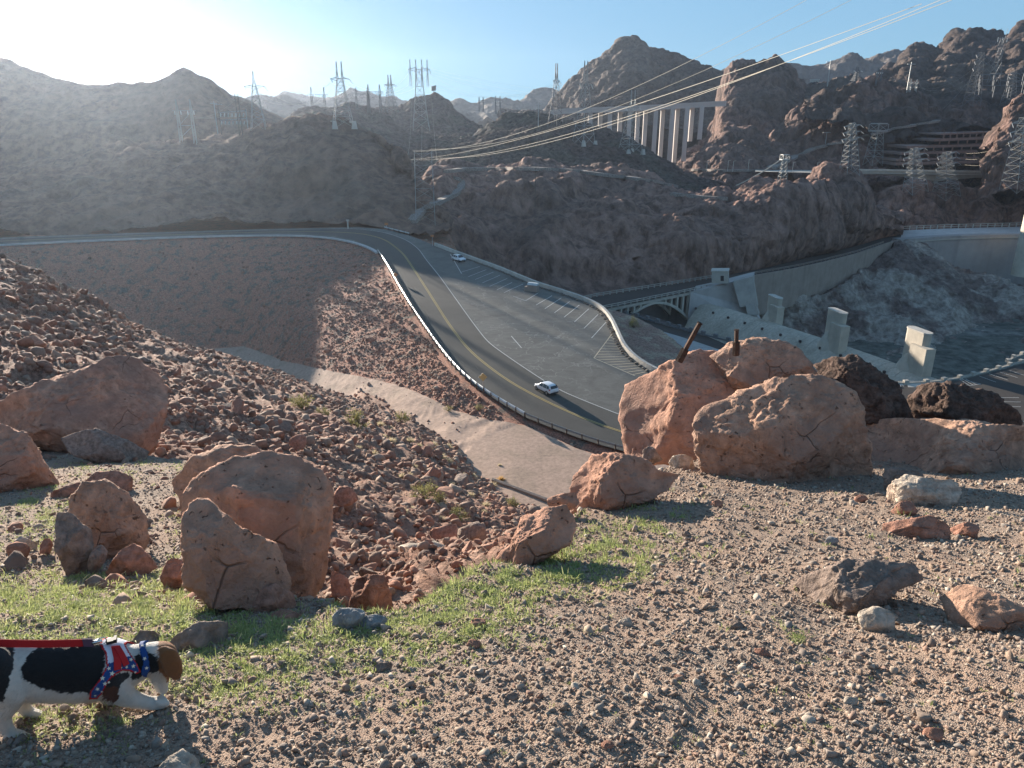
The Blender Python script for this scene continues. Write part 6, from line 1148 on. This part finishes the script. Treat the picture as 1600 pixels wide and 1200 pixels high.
# stars, strap, buckle follow the surface of the body
bpy.context.view_layer.update(); dg3 = bpy.context.evaluated_depsgraph_get()
from mathutils.bvhtree import BVHTree
bvh = BVHTree.FromPolygons(DV.tolist(), DF.tolist())
def on(x, y, off=.0075):
    r_ = ray(x / 4, 900 + y / 4); d = Vector((r_[0], 1, r_[1])).normalized(); h = bvh.ray_cast(Vector(O_), d); 
    if h[0] is None: return None
    return np.array(h[0]) + np.array(h[1]) * off, np.array(h[1])
mb = MB(); mbc = MB()
for i, (x, y, r_) in enumerate(((812, 525, 11), (828, 562, 12), (785, 568, 9), (748, 572, 10), (680, 577, 11), (697, 612, 14), (645, 638, 13), (680, 660, 8), (658, 668, 12), (617, 698, 12), (600, 735, 9), (840, 596, 8), (640, 712, 7), (895, 448, 9), (908, 515, 11), (918, 566, 11))):
    h = on(x, y, .0072 if i < 13 else .0092)
    if h is None: continue
    p, nn = h; a = np.cross(nn, (0, 0, 1)); a /= np.linalg.norm(a); b = np.cross(a, nn); rr = r_ / 4 * PXM; t0 = i * .7
    V = [p + (a * math.cos(t0 + k * math.pi / 5) + b * math.sin(t0 + k * math.pi / 5)) * rr * (1 if k % 2 == 0 else .42) for k in range(10)] + [p + nn * .0006]; (mb if i < 13 else mbc).add(V, [(k, (k + 1) % 10, 10) for k in range(10)])
o = mb.build('star_print', M_star); o.parent = harness; o = mbc.build('star_print', M_star); o.parent = collar
def strap(pts, wpx, mat, name, off=.0095):
    H_ = [on(*p, off) for p in pts]; H_ = [h for h in H_ if h]; P = np.array([h[0] for h in H_]); Nn = np.array([h[1] for h in H_]); t_ = np.gradient(P, axis=0); s_ = np.cross(t_, Nn); s_ /= np.linalg.norm(s_, axis=1)[:, None]; w_ = wpx / 8 * PXM
    n = len(P); V = np.concatenate([P - s_ * w_, P + s_ * w_, P + s_ * w_ - Nn * .003, P - s_ * w_ - Nn * .003]); Fc = [(j * n + i, j * n + i + 1, ((j + 1) % 4) * n + i + 1, ((j + 1) % 4) * n + i) for i in range(n - 1) for j in range(4)] + [(0, n, 2 * n, 3 * n), (4 * n - 1, 3 * n - 1, 2 * n - 1, n - 1)]
    return rel(mesh_from(name, V, Fc, mat))
strap([(712, 450), (720, 480), (728, 515), (730, 550), (728, 588)], 34, M_red, 'strap'); strap([(722, 455), (745, 490), (765, 525), (780, 558)], 30, M_red, 'strap', .0115)
M_bk = newmat('black_plastic', (.02, .02, .02), .35); M_st = newmat('steel_clip', (.6, .6, .6), .25, .5, 1)
t0 = on(690, 432, .012) or (zz(690, 432, .05), np.array((0, 0, 1.))); bp = t0[0]
mb = MB(); mb.box(bp + (0, 0, .004), (.024, .018, .010), .4); mb.box(bp + hd * .012 + (0, 0, .006), (.008, .022, .012), .4); rel(mb.build('buckle', M_bk))
lp_ = zz(640, 412, .01) + (0, 0, .004); mb = MB()
ring = [lp_ + hd * .011 * math.cos(a) + np.array((0, 0, .011 * math.sin(a))) for a in np.linspace(0, 2 * math.pi, 17)]; mb.path(ring, .0016, 6); rel(mb.build('ring', M_st, None, True))
# leash: clip plus flat red webbing running out of the frame
le = empty('leash', lp_, label='red webbing leash running level from the dog\'s harness out of the left edge', cat='leash')
mb = MB(); c0 = zz(575, 417, .01) - lp_; mb.bar((0, 0, 0), c0, .004, 8, r2=.006); mb.bar(c0 * .4, c0 * .4 + (0, 0, .008), .003, 6); mb.build('clip', M_st, le, True)
mb = MB(); pts = [zz(580, 419, .01), zz(440, 422, .011), zz(300, 425, .014), zz(150, 424, .012), zz(0, 421, .018), zz(-300, 415, .03), zz(-1500, 330, .12), zz(-2600, 120, .3)]; P = np.array(pts) - lp_; hw = 4.1 * PXM
upv = np.array((0, 0, 1.)) * hw / .75; n = len(P); V = np.concatenate([P - upv, P + upv, P + upv - nl_ * .0025, P - upv - nl_ * .0025]); Fc = [(j * n + i, j * n + i + 1, ((j + 1) % 4) * n + i + 1, ((j + 1) % 4) * n + i) for i in range(n - 1) for j in range(4)] + [(0, n, 2 * n, 3 * n), (4 * n - 1, 3 * n - 1, 2 * n - 1, n - 1)]
mesh_from('webbing', V, Fc, M_red, parent=le); q0, q1 = zz(582, 419, .014) - lp_, zz(518, 420, .014) - lp_; MB().prism([q0 - upv * 1.05, q1 - upv * 1.05, q1 + upv * 1.05, q0 + upv * 1.05], -nl_ * .006).build('stitched_end', cloth('dark_stitching', (.10, .06, .09)), le)


# ------------------------------------------------------------------ haze
hm = bpy.data.materials.new('haze_air'); hm.use_nodes = True; t_ = hm.node_tree
t_.nodes.remove(t_.nodes['Principled BSDF']); pv = t_.nodes.new('ShaderNodeVolumePrincipled')
pv.inputs['Color'].default_value = (.70, .82, 1, 1); pv.inputs['Density'].default_value = 0.00007; pv.inputs['Anisotropy'].default_value = .72
t_.links.new(pv.outputs[0], t_.nodes['Material Output'].inputs['Volume'])
hb = MB(); hb.box((0, 860, 8), (4200, 1960, 242)); tag(hb.build('haze', hm), kind='stuff')
